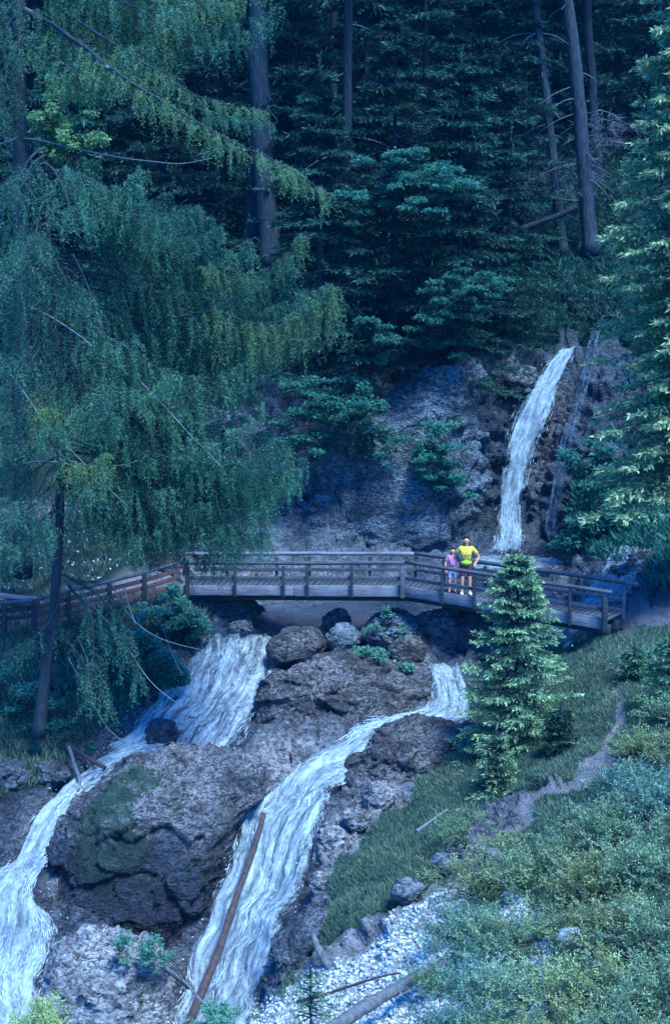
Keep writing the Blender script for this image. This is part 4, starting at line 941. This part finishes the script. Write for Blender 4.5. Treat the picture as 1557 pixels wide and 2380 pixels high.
leafy('herb_plant', 'small round herb tuft between the grey boulders under the bridge', 'herb', at(808, 1535, 36.8), blobs([(800,1515),(825,1512),(812,1525)], 36.7, 16, 10, .2), M['herb'], 700, .09, .05, .1, 211, 'herbs among the boulders')
leafy('herb_plant', 'herb growing on top of the lumpy grey boulder', 'herb', at(885, 1455, 37.6), blobs([(885,1440),(900,1425),(875,1460),(960,1475),(930,1465)], 37.5, 14, 10, .2), M['herb'], 800, .09, .05, .1, 212, 'herbs among the boulders')
leafy('sapling', 'teal-leaved twig reaching over the foot of the huge boulder', 'sapling', at(440, 2300, 26), blobs([(300,2190),(330,2200),(350,2215),(370,2230),(320,2225),(345,2190),(290,2180)], 26.0, 22, 11, .3), M['herb'], 1500, .07, .035, .12, 213, stem=.008, stem_p=.2)
leafy('bush', 'teal leafy bush at the bottom edge below the slanting log', 'bush', at(510, 2430, 25), blobs([(480,2350),(510,2345),(545,2360),(500,2375),(540,2385),(470,2380)], 25, 26, 18, .3), M['herb'], 1800, .07, .035, .12, 214)
leafy('spruce_sapling', 'yellow-green sprig poking up at the bottom left corner', 'sapling', at(95, 2460, 22), blobs([(95,2330),(125,2325),(80,2355),(130,2355),(110,2370),(60,2375),(150,2375),(30,2378)], 22, 22, 15, .25), M['yellow'], 1500, .08, .018, .07, 215)
print('broad done')

# ------------------------------------------------------------------ junipers on the near slope
def juniper_mesh(seed, n=84):
    r = np.random.default_rng(seed); m = MB(); wd = MB()
    for k in range(n):
        a = r.random()*6.28; el = R(18+55*r.random()); l = .45+.55*r.random()
        d = np.array([math.cos(a)*math.cos(el), math.sin(a)*math.cos(el), math.sin(el)]); o = np.array([r.normal()*.15, r.normal()*.15, 0])
        Q = smooth_path([o, o+d*l*.5, o+d*l+np.array([0, 0, -.08*l])+d*np.array([.15, .15, 0])], 8, .02, k)
        if k % 3 == 0: add_tube(wd, Q, np.linspace(.012, .004, 8), 4)
        # side sprigs
        ns = 13; t = .28+.72*r.random(ns); i = np.minimum((t*7).astype(int), 6); B = Q[i]*(1-(t*7-i))[:, None]+Q[i+1]*(t*7-i)[:, None]
        sd_ = nrm(d+r.normal(size=(ns, 3))*.55+np.array([0, 0, .15])); sl_ = .10+.14*r.random(ns)
        s = np.linspace(0, 1, 4)[None, :, None]; S = B[:, None]+sd_[:, None]*sl_[:, None, None]*s
        dens = 9; f = np.linspace(0, 2.99, dens); j = f.astype(int); w_ = (f-j)[None, :, None]; P = S[:, j]*(1-w_)+S[:, j+1]*w_
        dd = sd_[:, None]*.8+r.normal(size=P.shape)*.6
        V, F = leaves(P.reshape(-1, 3), dd.reshape(-1, 3), .05, .016)
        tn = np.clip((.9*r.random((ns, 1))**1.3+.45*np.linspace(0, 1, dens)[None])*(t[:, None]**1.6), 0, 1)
        m.add(V, F, np.repeat(tn.ravel(), 4))
    return m, wd
JP = []
for k in range(4):
    m, wd = juniper_mesh(300+k); e = empty('juniper_shrub', (0, 0, 0)); m.build('foliage', M[['juniper', 'juniper_olive', 'juniper', 'juniper_teal'][k]], e); wd.build('stems', M['driftwood'], e); JP.append([e, False])
JL = [ # u,v base, scale, label
 (1090,1960,1.0,'juniper tip farthest up the slope, beside the broken stick'),(1130,2080,1.1,'juniper just below the farthest one, over pale gravel'),(1250,2060,1.15,'juniper in the middle of the upper shrubs above the white stone'),
 (1080,2190,1.0,'juniper at the left border of the shrubs, beside the white scree'),(1200,2210,1.1,'juniper left of the white stone'),(1380,2090,1.1,'juniper right above the white stone'),
 (1440,1960,1.1,'juniper right of the gravel track'),(1540,1900,1.2,'juniper at the right frame edge, highest of them'),(1530,2050,1.2,'juniper at the right frame edge, below the highest'),
 (1450,2200,1.1,'juniper right of the white stone'),(1560,2220,1.1,'juniper at the right frame edge level with the white stone'),(1120,2330,.9,'juniper above the thick grey log'),
 (1270,2330,1.0,'juniper straight below the white stone'),(1400,2330,1.0,'juniper below and right of the white stone'),(1540,2350,1.0,'juniper at the right frame edge below the white stone level'),
 (1050,2420,.8,'juniper at the bottom edge beside the thick grey log'),(1180,2440,.9,'juniper at the bottom edge under the middle shrubs'),(1330,2450,.9,'juniper at the bottom edge, right of the middle'),(1480,2460,.9,'juniper in the bottom right corner'),
 (1450,1840,.9,'small juniper beside the gravel track bend'),(1320,2180,.7,'low juniper hugging the white stone')]
JL += [(1500,1760,1.0,'upright shrub left of the loose young spruce, beside the gravel track'),(1590,1680,1.1,'shrub at the right frame edge behind the loose young spruce'),(1530,1560,.9,'shrub below the end of the dirt path at the right frame edge'),
 (1350,1990,.8,'low shrub in the gravel gap above the middle junipers'),(1180,1990,.7,'low shrub at the top of the gravel, left of the dark stone'),(1010,2300,.6,'low shrub at the lower left border of the junipers')]
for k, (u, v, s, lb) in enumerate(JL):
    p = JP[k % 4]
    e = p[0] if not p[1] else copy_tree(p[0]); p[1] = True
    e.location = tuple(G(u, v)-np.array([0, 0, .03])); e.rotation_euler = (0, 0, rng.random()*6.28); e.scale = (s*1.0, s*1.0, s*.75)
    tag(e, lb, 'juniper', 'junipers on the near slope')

# ------------------------------------------------------------------ grass and ground cover (uncountable)
def scatter(polys, n, box, near=0):
    out = []; tot = 0
    wr = lambda u, v, s: fbm(np.stack([u/60, v/60, 0*u], -1), 3, s)
    while tot < n:
        u = rng.uniform(box[0], box[2], n*2); v = rng.uniform(box[1], box[3], n*2)
        k = np.zeros(len(u), bool)
        uw, vw = u+38*wr(u, v, 61), v+30*wr(u, v, 62)
        for p in polys: k |= in_poly(uw, vw, p)
        out.append(np.stack([u[k], v[k]], -1)); tot += k.sum()
    return np.concatenate(out)[:n]
def ground_pts(uv, off=.0):
    fi = (uv[:, 1]+900)/du; fj = (uv[:, 0]+450)/du
    i = np.clip(fi.astype(int), 0, nv-2); j = np.clip(fj.astype(int), 0, nu-2); a = (fi-i)[:, None]; b = (fj-j)[:, None]
    Pt3 = Pt.reshape(nv, nu, 3)
    return Pt3[i, j]*(1-a)*(1-b)+Pt3[i+1, j]*a*(1-b)+Pt3[i, j+1]*(1-a)*b+Pt3[i+1, j+1]*a*b
def blades(name, polys, n, box, L, W, mat, thr=None, lean=.45, kind_label=None):
    uv = scatter(polys, n, box); P = ground_pts(uv)
    if thr is not None:
        q = fbm(P*.9, 3, 44); P = P[q > thr]
    k = len(P); d = np.stack([rng.normal(size=k)*lean, rng.normal(size=k)*lean-.1, np.ones(k)*.9], -1)
    cl = .5+.5*fbm(P*1.4, 3, 51)
    V, F = leaves(P, d, L*(.5+.9*rng.random(k))*(.6+.8*cl), W*(.6+.8*rng.random(k)))
    o = MB().add(V, F, np.repeat(np.clip(.9*cl+.4*(rng.random(k)-.5), 0, 1), 4)).build(name, mat)
    return tag(o, kind_label, name.split('_')[-1], kind='stuff')
blades('grass', GR, 260000, (640,1430,1650,2480),   .12, .02, M['grass'], kind_label='short green grass on the near slope below the bridge end')
blades('dry_grass', GR, 42000, (640,1430,1650,2480), .13, .018, M['dry'], thr=-.02, lean=.8, kind_label='dry brownish grass patches among the green on the near slope')
blades('tall_grass', GR, 9000, (640,1430,1650,2480), .22, .022, M['grass'], thr=.04, lean=.7, kind_label='taller tufts of grass standing out of the slope')
blades('weeds', GR, 8000, (640,1430,1650,2480), .09, .05, M['herb'], thr=.0, lean=1.2, kind_label='small broad-leaved weeds dotted through the grass slope')
blades('grass', [[(-100,1230),(400,1240),(400,1300),(0,1380),(-100,1380)], [(-100,1400),(430,1380),(480,1480),(400,1500),(300,1640),(230,1700),(160,1790),(0,1860),(-100,1880)]], 30000, (-100,1220,500,1900), .22, .035, M['grass'], kind_label='dark green grass on the left bank around the fence')
blades('weeds', SCR, 16000, (500,1500,1700,2500), .15, .03, M['herb'], thr=.12, lean=.9, kind_label='low green weeds scattered over the white scree')
blades('ground_cover', [FOR[1]], 260000, (-100,0,1700,900), .32, .07, M['spruce_far'], lean=1.1, kind_label='dark undergrowth on the forest floor above the cliffs')
blades('ground_cover', [FOR[2]], 14000, (1300,1000,1900,1370), .3, .08, M['broad'], lean=1.0, kind_label='green undergrowth around the foaming water at far right')
uv = scatter([[(0,1240),(330,1250),(300,1330),(0,1375)]], 110, (0,1230,400,1380)); P = ground_pts(uv)+np.array([0, -.05, .15])
V, F = leaves(np.repeat(P, 3, 0), rng.normal(size=(330, 3)), .055, .05); tag(MB().add(V, F, .5).build('flowers', M['flower']), 'tiny white flowers sprinkled over the bank behind the left fence', 'flowers', kind='stuff')
# pebbles on scree
uv = scatter(SCR, 26000, (540,1560,1600,2460)); P = ground_pts(uv); iv, if_ = ico(1)
sc_ = .009+.036*rng.random(26000)**4
V = (P[:, None]+iv[None]*sc_[:, None, None]*np.array([1.2, 1.2, .8])*(.55+.8*rng.random((26000, len(iv), 1)))).reshape(-1, 3)
F = (if_[None]+np.arange(26000)[:, None, None]*len(iv)).reshape(-1, 3)
t = NT('white_gravel'); rd_ = t.attr('tone'); M['gravel'] = t.fin(t.bsdf(t.ramp(rd_, [(.1, (.18, .17, .17)), (.35, (.60, .56, .52)), (.7, (.74, .70, .66))]), .85))
mb = MB(); mb.add(V, F, np.repeat(rng.random(26000), len(iv))); tag(mb.build('gravel', M['gravel']), 'white broken stones strewn over the scree slope', 'gravel', kind='stuff')

# ------------------------------------------------------------------ logs and sticks
def log(label, pts, Ys, r0, r1, mat, name='log', seed=0, group=None, wob=.03, stubs=0):
    Q = smooth_path([at(u, v, y) for (u, v), y in zip(pts, Ys)], 26, wob, seed); m = MB()
    rr = np.linspace(r0, r1, 26)*(1+.12*vnoise(np.stack([np.linspace(0, 9, 26)]*3, -1), seed)); add_tube(m, Q, rr, 11)
    r = np.random.default_rng(seed)
    for k in range(stubs):
        i = r.integers(3, 23); d = nrm(r.normal(size=3)); add_tube(m, [Q[i], Q[i]+d*(r0*2.2)], [r0*.3, r0*.15], 5)
    o = m.build(name, M[mat], origin=Q[0]); return tag(o, label, 'log' if name == 'log' else name.split('_')[-1], group)
log('long reddish log lying down the middle of the right chute', [(614,1890),(600,1945),(570,2030),(535,2130),(500,2240),(465,2320),(432,2395)], [29.5,29.2,28.6,27.9,26.9,26.2,25.7], .06, .085, 'bark_red', seed=71, stubs=5)
log('reddish log lodged on the bank at the top of the left chute', [(155,1730),(185,1752),(215,1770),(246,1785)], [32.6,32.6,32.5,32.4], .06, .05, 'bark_red', seed=72, group='short logs by the left chute')
log('grey forked log under the reddish log at the left chute', [(160,1735),(172,1775),(190,1810),(182,1840)], [32.3,32.1,31.8,31.6], .05, .04, 'driftwood', seed=73, group='short logs by the left chute')
log('thick grey log at the bottom edge below the white scree', [(760,2400),(830,2350),(900,2310),(960,2275),(1005,2255),(1090,2215)], [18.9,19.6,20.1,20.4,20.6,21.2], .115, .07, 'driftwood', seed=74, stubs=3)
log('thin brown branch lying on the white scree above the thick log', [(690,2330),(760,2312),(820,2288),(870,2275),(930,2262)], [21.9,21.8,21.6,21.4,21.2], .03, .015, 'bark_red', seed=75, name='fallen_branch', group='sticks on the near slope')
log('pale split stick on the grass above the junipers', [(968,1932),(1000,1908),(1040,1882)], [26.8,27,27.2], .035, .02, 'deadwood', seed=76, name='stick', group='sticks on the near slope')
log('broken grey stump leaning out of the grass beside the dark slab', [(728,2170),(742,2210),(765,2250),(790,2270)], [24.4,24.2,24.0,23.8], .05, .09, 'driftwood', seed=77, name='stump')
log('curved bare twig arching out of the foot of the huge boulder', [(300,2225),(370,2240),(430,2280),(460,2320),(490,2345)], [26.2,26,25.8,25.6,25.5], .015, .03, 'driftwood', seed=78, name='fallen_branch', group='sticks on the near slope')
log('fallen dark trunk slanting on the forest slope left of the leaning trunks', [(1180,545),(1240,520),(1300,500),(1340,480)], [54,54,54,54], .12, .1, 'bark_dark', seed=79)
log('reddish fallen branch lying level between the two leaning trunks', [(1290,462),(1330,468),(1375,466)], [55,55,55], .06, .05, 'bark_red', seed=80, name='fallen_branch')
log('pale curved bare branch hanging at the edge of the right spruce', [(1375,972),(1420,962),(1440,930),(1452,905)], [34.5,34.3,34.2,34.1], .014, .008, 'deadwood', seed=81, name='hanging_branch')
log('pale forked bare branch below the curved one at the right spruce', [(1420,985),(1440,1030),(1480,1055),(1500,1075)], [34.3,34.2,34.1,34.0], .014, .008, 'deadwood', seed=82, name='hanging_branch')

# ------------------------------------------------------------------ footbridge
br = empty('footbridge', at(940, 1380, 38))
def beam(name, a, b, wd_, ht, mat, parent, label=None):
    V, F = box_pts(a, b, wd_, ht); o = mk(name, V, F, mat, parent)
    bv = o.modifiers.new('bevel', 'BEVEL'); bv.width = min(wd_, ht)*.12; bv.segments = 2
    if label: o['label'] = label
    return o
NL, NK, NR = at(437,1372,39.0), at(942,1374,37.4), at(1402,1450,33.4)     # near edge, middle of the side beam
off1 = np.array([.05, 1.5, 0]); off2 = np.array([.75, 1.25, 0]); offK = np.array([.35, 1.45, 0])
FL, FK, FR = NL+off1, NK+offK, NR+off2
up = np.array([0, 0, 1.])
def lerp(a, b, t): return a+(b-a)*t
mids = [lerp(NL, NK, .5)]
beam('side_beam', NL-(NK-NL)*.02, mids[0]-nrm(NK-NL)*.01, .10, .27, M['beam'], br)
beam('side_beam', mids[0]+nrm(NK-NL)*.01, NK, .10, .30, M['beam'], br, 'paler plank beam on the right half of the straight section')
beam('side_beam', NK+nrm(NR-NK)*.02, NR, .10, .28, M['beam'], br)
for a, b in ((FL, FK), (FK, FR)): beam('side_beam', a+nrm(b-a)*.02, b-nrm(b-a)*.02, .10, .26, M['rail'], br)
dm = MB()
for A0, B0, A1, B1 in ((NL, NK, FL, FK), (NK, NR, FK, FR)):
    n = int(np.linalg.norm(B0-A0)/.16)
    for k in range(n):
        t0, t1 = (k+.06)/n, (k+.94)/n; zt = up*(.07+.006*rng.normal()); h_ = up*.045
        c = [lerp(A0, B0, t0), lerp(A0, B0, t1), lerp(A1, B1, t1), lerp(A1, B1, t0)]
        c = [lerp(c[0], c[3], .045), lerp(c[1], c[2], .045), lerp(c[2], c[1], .045), lerp(c[3], c[0], .045)]
        V = np.array([p+zt-h_ for p in c]+[p+zt for p in c])
        dm.add(V, [(0, 3, 2, 1), (4, 5, 6, 7), (0, 1, 5, 4), (1, 2, 6, 5), (2, 3, 7, 6), (3, 0, 4, 7)], rng.random())
dm.build('deck', M['plank'], br)
for t in (.04, .96):
    pass
for k, (A0, B0, o1, o2) in enumerate(((NL, NK, off1, offK), (NK, NR, offK, off2))):
    for f in (.3, .7): beam('girder', A0+o1*f-up*.22, B0+o2*f-up*.22, .16, .24, M['post'], br)
def pole(name, pts, r, mat, parent, n=8, seed=0):
    m = MB(); P = smooth_path(pts, 14, .012, seed); add_tube(m, P, np.linspace(r, r*.92, 14), n); return m.build(name, mat, parent, smooth=False)
def zr(t, h=.0): return up*h
NPu = [('L', 0.0), ('L', .225), ('L', .45), ('L', .56), ('L', .76), ('L', .985), ('R', .20), ('R', .37), ('R', .515), ('R', .70), ('R', .84), ('R', 1.0)]
RH = .80
for sg, t in NPu:
    A_, B_ = (NL, NK) if sg == 'L' else (NK, NR)
    b = lerp(A_, B_, t)+np.array([0, -.10, 0]); w_ = .13 if t in (0.0, 1.0, .985) else .085
    beam('post', b-up*.17, b+up*(RH-.09), w_, w_, M['post'] if t != .985 else M['rail'], br)
for sg, t in [('L', .15), ('L', .38), ('L', .53), ('L', .8), ('R', .0), ('R', .15), ('R', .36), ('R', .62), ('R', .8), ('R', 1.0)]:
    A_, B_ = (FL, FK) if sg == 'L' else (FK, FR)
    b = lerp(A_, B_, t)+np.array([0, .10, 0]); beam('post', b-up*(.15 if t < 1 else .5), b+up*(RH-.08), .09, .09, M['rail'] if t == 1. else M['post'], br)
f_ = np.array([0, -.1, 0])
pole('handrail', [NL+f_+up*RH-(NK-NL)*.03, lerp(NL, NK, .5)+f_+up*(RH-.02), NK+f_+up*RH], .058, M['rail'], br, seed=1)
pole('handrail', [NK+f_+up*(RH+.01), lerp(NK, NR, .5)+f_+up*(RH+.0), NR+f_+up*(RH+.01)+(NR-NK)*.03], .058, M['rail'], br, seed=2)
pole('handrail', [FL-f_+up*RH-(FK-FL)*.22, lerp(FL, FK, .4)-f_+up*(RH+.02), FK-f_+up*RH], .058, M['beam'], br, seed=3)
pole('handrail', [FK-f_+up*(RH+.01), lerp(FK, FR, .5)-f_+up*(RH+.02), FR-f_+up*RH+(FR-FK)*.06], .062, M['rail'], br, seed=4)
beam('mid_rail', NL+f_*.4+up*.36, NK+f_*.4+up*.36, .04, .10, M['rail'], br)
beam('mid_rail', NK+f_*.4+up*.36, NR+f_*.4+up*.36, .04, .09, M['rail'], br)
beam('mid_rail', FL-f_*.4+up*.36, FK-f_*.4+up*.36, .04, .10, M['rail'], br)
beam('mid_rail', FK-f_*.4+up*.36, FR-f_*.4+up*.36, .04, .09, M['rail'], br)
tag(br, 'weathered wooden footbridge with a bend, railings on both sides, crossing the stream', 'footbridge')
# brace under the right section
# left fence along the path
fe = empty('wooden_fence', at(250, 1400, 37.2))
FPp = [(415,1308,38.9),(336,1332,38.2),(255,1352,37.6),(160,1374,36.9),(78,1396,36.3),(10,1402,36.2),(-70,1405,36.2)]
tops = [at(*p) for p in FPp]
for p in tops[1:]: beam('post', p-up*.95, p+up*.03, .12, .12, M['post'], fe)
for a, b in zip(tops[:-1], tops[1:]):
    l = nrm(b-a); pole('top_rail', [a-l*.1, (a+b)/2, b+l*.1], .05, M['rail'], fe)
for k, h in enumerate((.22, .42, .62)):
    for i, (a, b) in enumerate(zip(tops[:-1], tops[1:])):
        if i == 4 and k == 2: continue
        f2 = np.array([0, .09, 0]); beam('slat', a-up*h+f2, b-up*h+f2, .03, .12, M['red_wood'] if i < 4 else M['post'], fe)
tag(fe, 'wooden fence with reddish slats running down the path left of the bridge', 'fence')
f2 = empty('wooden_fence', at(330, 1330, 41.0))
a0, b0 = at(300,1290,41.3), at(430,1284,40.4)
for h in (.0, .14, .28, .42): beam('slat', a0-up*h, b0-up*h, .03, .10, M['red_wood'], f2)
for t in (.0, .5, .98): p = lerp(a0, b0, t)+np.array([0, .1, 0]); beam('post', p-up*.7, p+up*.04, .09, .09, M['post'], f2)
tag(f2, 'short red plank fence behind the left end of the bridge', 'fence')
f3 = empty('wooden_fence', at(40, 1400, 37.3))
for h in (0., .2): beam('slat', at(-60,1376,38.2)-up*h, at(95,1394,37.4)-up*h, .05, .11, M['beam'] if h == 0 else M['post'], f3)
for u_, v_ in ((-30,1378),(40,1386),(90,1393)): p = at(u_, v_, 37.9); beam('post', p-up*.6, p, .09, .09, M['post'], f3)
tag(f3, 'low fence with a pale pinkish top board at the left frame edge', 'fence')
# stone abutments under the bridge ends
rock('dark mossy bank boulder carrying the left end of the bridge', [(430,1395),(520,1390),(600,1400),(612,1420),(560,1450),(520,1478),(470,1480),(440,1440)], 39.8, .7, M['rock_dark'], 5, .12, moss=[(540,1380),(620,1380),(620,1440),(560,1440)], seed=61)
rock('dark rock mass in the shade under the bridge bend, behind the young fir', [(985,1430),(1060,1415),(1160,1430),(1240,1460),(1250,1520),(1150,1560),(1060,1560),(1000,1540)], 37.6, .7, M['rock_dark'], 5, .12, seed=62, wetz=.5)

# ------------------------------------------------------------------ people
def skin_mesh(name, pts, edges, rad, mat, parent, root=0, sub=1):
    me = bpy.data.meshes.new(name); me.from_pydata([tuple(map(float, p)) for p in pts], edges, []); 
    o = bpy.data.objects.new(name, me); COL.objects.link(o); o.parent = parent
    sk = o.modifiers.new('skin', 'SKIN'); sk.use_smooth_shade = True
    if not me.skin_vertices: 
        bpy.context.view_layer.objects.active = o
    for v, r_ in zip(me.skin_vertices[0].data, rad):
        v.radius = (r_, r_) if np.isscalar(r_) else r_; v.use_root = False
    me.skin_vertices[0].data[root].use_root = True
    sb = o.modifiers.new('sub', 'SUBSURF'); sb.levels = sub; sb.render_levels = sub
    me.materials.append(mat); return o
def ellip(name, c, rx, ry, rz_, mat, parent, sub=3, cut=None):
    V, F = ico(sub); Q = V*np.array([rx, ry, rz_])+np.array(c)
    if cut is not None:
        k = cut(V); F = F[np.all(k[F], axis=1)]
    me = bpy.data.meshes.new(name); me.from_pydata([tuple(q) for q in Q], [], [tuple(map(int, f)) for f in F]); me.materials.append(mat)
    for p in me.polygons: p.use_smooth = True
    o = bpy.data.objects.new(name, me); COL.objects.link(o); o.parent = parent; return o
def person(loc, H, label, arms, top, bottom, shoe, hair_long, rz=0., extra=None, group=None):
    """local frame: x = viewer's right, -y = towards the camera, z up; arms: ((shoulder side, elbow, hand) ...)"""
    e = empty('person', loc); e.rotation_euler.z = rz; s = H/1.65
    P = lambda x, y, z: np.array([x, y, z])*s
    pts = []; rad = []; ed = []
    def add(p, r_, par=None):
        pts.append(p); rad.append(r_*s); i = len(pts)-1
        if par is not None: ed.append((par, i))
        return i
    pel = add(P(0, 0, .88), .125); wa = add(P(0, 0, 1.03), .11, pel); ch = add(P(0, 0, 1.22), .135, wa); nb = add(P(0, 0, 1.36), .07, ch)
    nk = add(P(0, -.005, 1.42), .05, nb); hd = add(P(0, -.012, 1.50), .078, nk); h2 = add(P(0, -.012, 1.565), .082, hd); h3 = add(P(0, -.0, 1.62), .06, h2)
    for sx in (-1, 1):
        hp = add(P(sx*.09, 0, .82), .085, pel); kn = add(P(sx*.105, -.015, .47), .056, hp); an = add(P(sx*.11, .01, .09), .038, kn); tt = add(P(sx*.125, -.12, .035), .034, an)
        sh_ = add(P(sx*.165, 0, 1.335), .055, ch)
        el, ha = arms[0 if sx < 0 else 1]
        el = np.array(el); ha = np.array(ha)
        ei = add(P(*el), .038, sh_); wi = add(P(*(el+(ha-el)*.82)), .026, ei); pi_ = add(P(*ha), .032, wi)
        d = nrm(ha-el); q = nrm(np.cross(d, [0, 1, 0.2]))
        for k, l in enumerate((.065, .078, .083, .072)):
            b_ = add(P(*(ha+q*(k-1.5)*.019+d*.035)), .009, pi_); c_ = add(P(*(ha+q*(k-1.5)*.021+d*(.035+l*.5))), .0085, b_); add(P(*(ha+q*(k-1.5)*.02+d*(.03+l)+np.array([0, -.012, -.008]))), .007, c_)
        t_ = add(P(*(ha-q*.042+d*.005)), .010, pi_); add(P(*(ha-q*.055+d*.045)), .008, t_)
    skin_mesh('body', pts, ed, rad, M['skin'], e, sub=2)
    # head details
    hc = P(0, -.012, 1.545)
    ellip('hair', hc+P(0, .022, .028), .098*s, .108*s, .118*s, M['hair'], e, cut=lambda V: (V[:, 1] > -.1) | (V[:, 2] > .55))
    if hair_long: ellip('hair_back', hc+P(0, .07, -.10), .085*s, .05*s, .14*s, M['hair'], e)
    for sx in (-1, 1):
        ellip('eye', hc+P(sx*.032, -.082, .0), .011*s, .007*s, .008*s, M['eye'], e, 2); ellip('ear', hc+P(sx*.086, .005, -.005), .012*s, .02*s, .03*s, M['skin'], e, 2)
    ellip('nose', hc+P(0, -.09, -.028), .012*s, .018*s, .022*s, M['skin'], e, 2); ellip('mouth', hc+P(0, -.082, -.062), .024*s, .006*s, .006*s, M['maroon'], e, 2)
    # shirt
    sp, sr, se = [], [], []
    def a2(p, r_, par=None):
        sp.append(p); sr.append(r_*s); i = len(sp)-1
        if par is not None: se.append((par, i))
        return i
    q0 = a2(P(0, 0, .96), .155); q1 = a2(P(0, 0, 1.10), .145, q0); q2 = a2(P(0, 0, 1.24), .165, q1); q3 = a2(P(0, 0, 1.365), .085, q2)
    for sx in (-1, 1):
        el = np.array(arms[0 if sx < 0 else 1][0]); s0 = np.array([sx*.165, 0, 1.335]); s1 = a2(P(*s0), .078, q2); a2(P(*(s0+(el-s0)*.72)), .068, s1)
    skin_mesh('shirt', sp, se, sr, top, e, sub=2)
    bp_, brd, be = [P(0, 0, .96), P(0, 0, .86)], [.135*s, .14*s], [(0, 1)]
    for sx in (-1, 1):
        bp_.append(P(sx*.095, 0, .76)); brd.append(.10*s); be.append((1, len(bp_)-1)); bp_.append(P(sx*.108, -.01, .52)); brd.append(.082*s); be.append((len(bp_)-2, len(bp_)-1))
    skin_mesh('shorts', bp_, be, brd, bottom, e, sub=2)
    for sx in (-1, 1): ellip('shoe', P(sx*.122, -.065, .045), .05*s, .14*s, .05*s, shoe, e)
    if extra: extra(e, P, s)
    return tag(e, label, 'person', group)
def deck_at(u, v):
    # drop the sight line onto the deck plane of the right section
    n_ = np.cross(NR-NK, FK-NK); n_ = n_/np.linalg.norm(n_); p0 = NK+up*.07
    o_ = np.array([0, 0, CAMZ]); d_ = at(u, v, 30.)-o_; return o_+d_*(np.dot(p0-o_, n_)/np.dot(d_, n_))
def adult_extra(e, P, s):
    # dark printed motif on the chest and the lime cloth tied at the waist
    m = MB()
    for x, z, w_, h_ in ((-.07, 1.15, .028, .04), (-.025, 1.155, .02, .05), (.02, 1.15, .026, .04), (.068, 1.155, .03, .045), (.0, 1.215, .05, .012)):
        V, F = box_pts(P(x-w_/2, -.168, z), P(x+w_/2, -.168, z), .012*s, h_*s); m.add(V, F)
    o = m.build('shirt_print', M['print']); o.parent = e
    ellip('waist_cloth', P(0, -.03, .93), .165*s, .15*s, .10*s, M['bag'], e); ellip('belt', P(0, -.0, .995), .15*s, .135*s, .028*s, M['strap'], e)
pa = deck_at(1082, 1383); pc = deck_at(1050, 1378)
person(pa, 1.55, 'adult in a yellow printed t-shirt standing on the bridge, one hand on the hip', [((-.30, .10, 1.10), (-.30, .16, .92)), ((.37, .02, 1.09), (.26, -.10, .93))], M['shirt'], M['maroon'], M['white_shoe'], True, extra=adult_extra)
person(pc+np.array([0, -.1, 0]), 1.22, 'child in a pink top with dark hair standing beside the adult on the bridge', [((-.27, -.02, 1.10), (-.24, -.12, .90)), ((.26, .0, 1.10), (.25, -.08, .90))], M['pink'], M['lilac'], M['maroon'], True)
print('people', pa, pc, 'cam done')

# ------------------------------------------------------------------ thin blue volume, added to lift the dark tones towards navy
V, F = box_pts((20, -8, 24), (20, 125, 24), 160, 96); hz = mk('added_haze', V-np.array([20., 0, 0]), F, None or M['eye'])
hm = bpy.data.materials.new('added_haze_volume'); hm.use_nodes = True; hn = hm.node_tree; hn.nodes.clear()
ho = hn.nodes.new('ShaderNodeOutputMaterial'); hv = hn.nodes.new('ShaderNodeVolumePrincipled'); hv.inputs['Color'].default_value = (.08, .42, .9, 1)
hv.inputs['Density'].default_value = .00028; hv.inputs['Anisotropy'].default_value = 0.; hn.links.new(hv.outputs[0], ho.inputs['Volume'])
hz.data.materials.clear(); hz.data.materials.append(hm); tag(hz, 'thin bluish volume added to lift the dark tones', 'added_haze', kind='stuff')
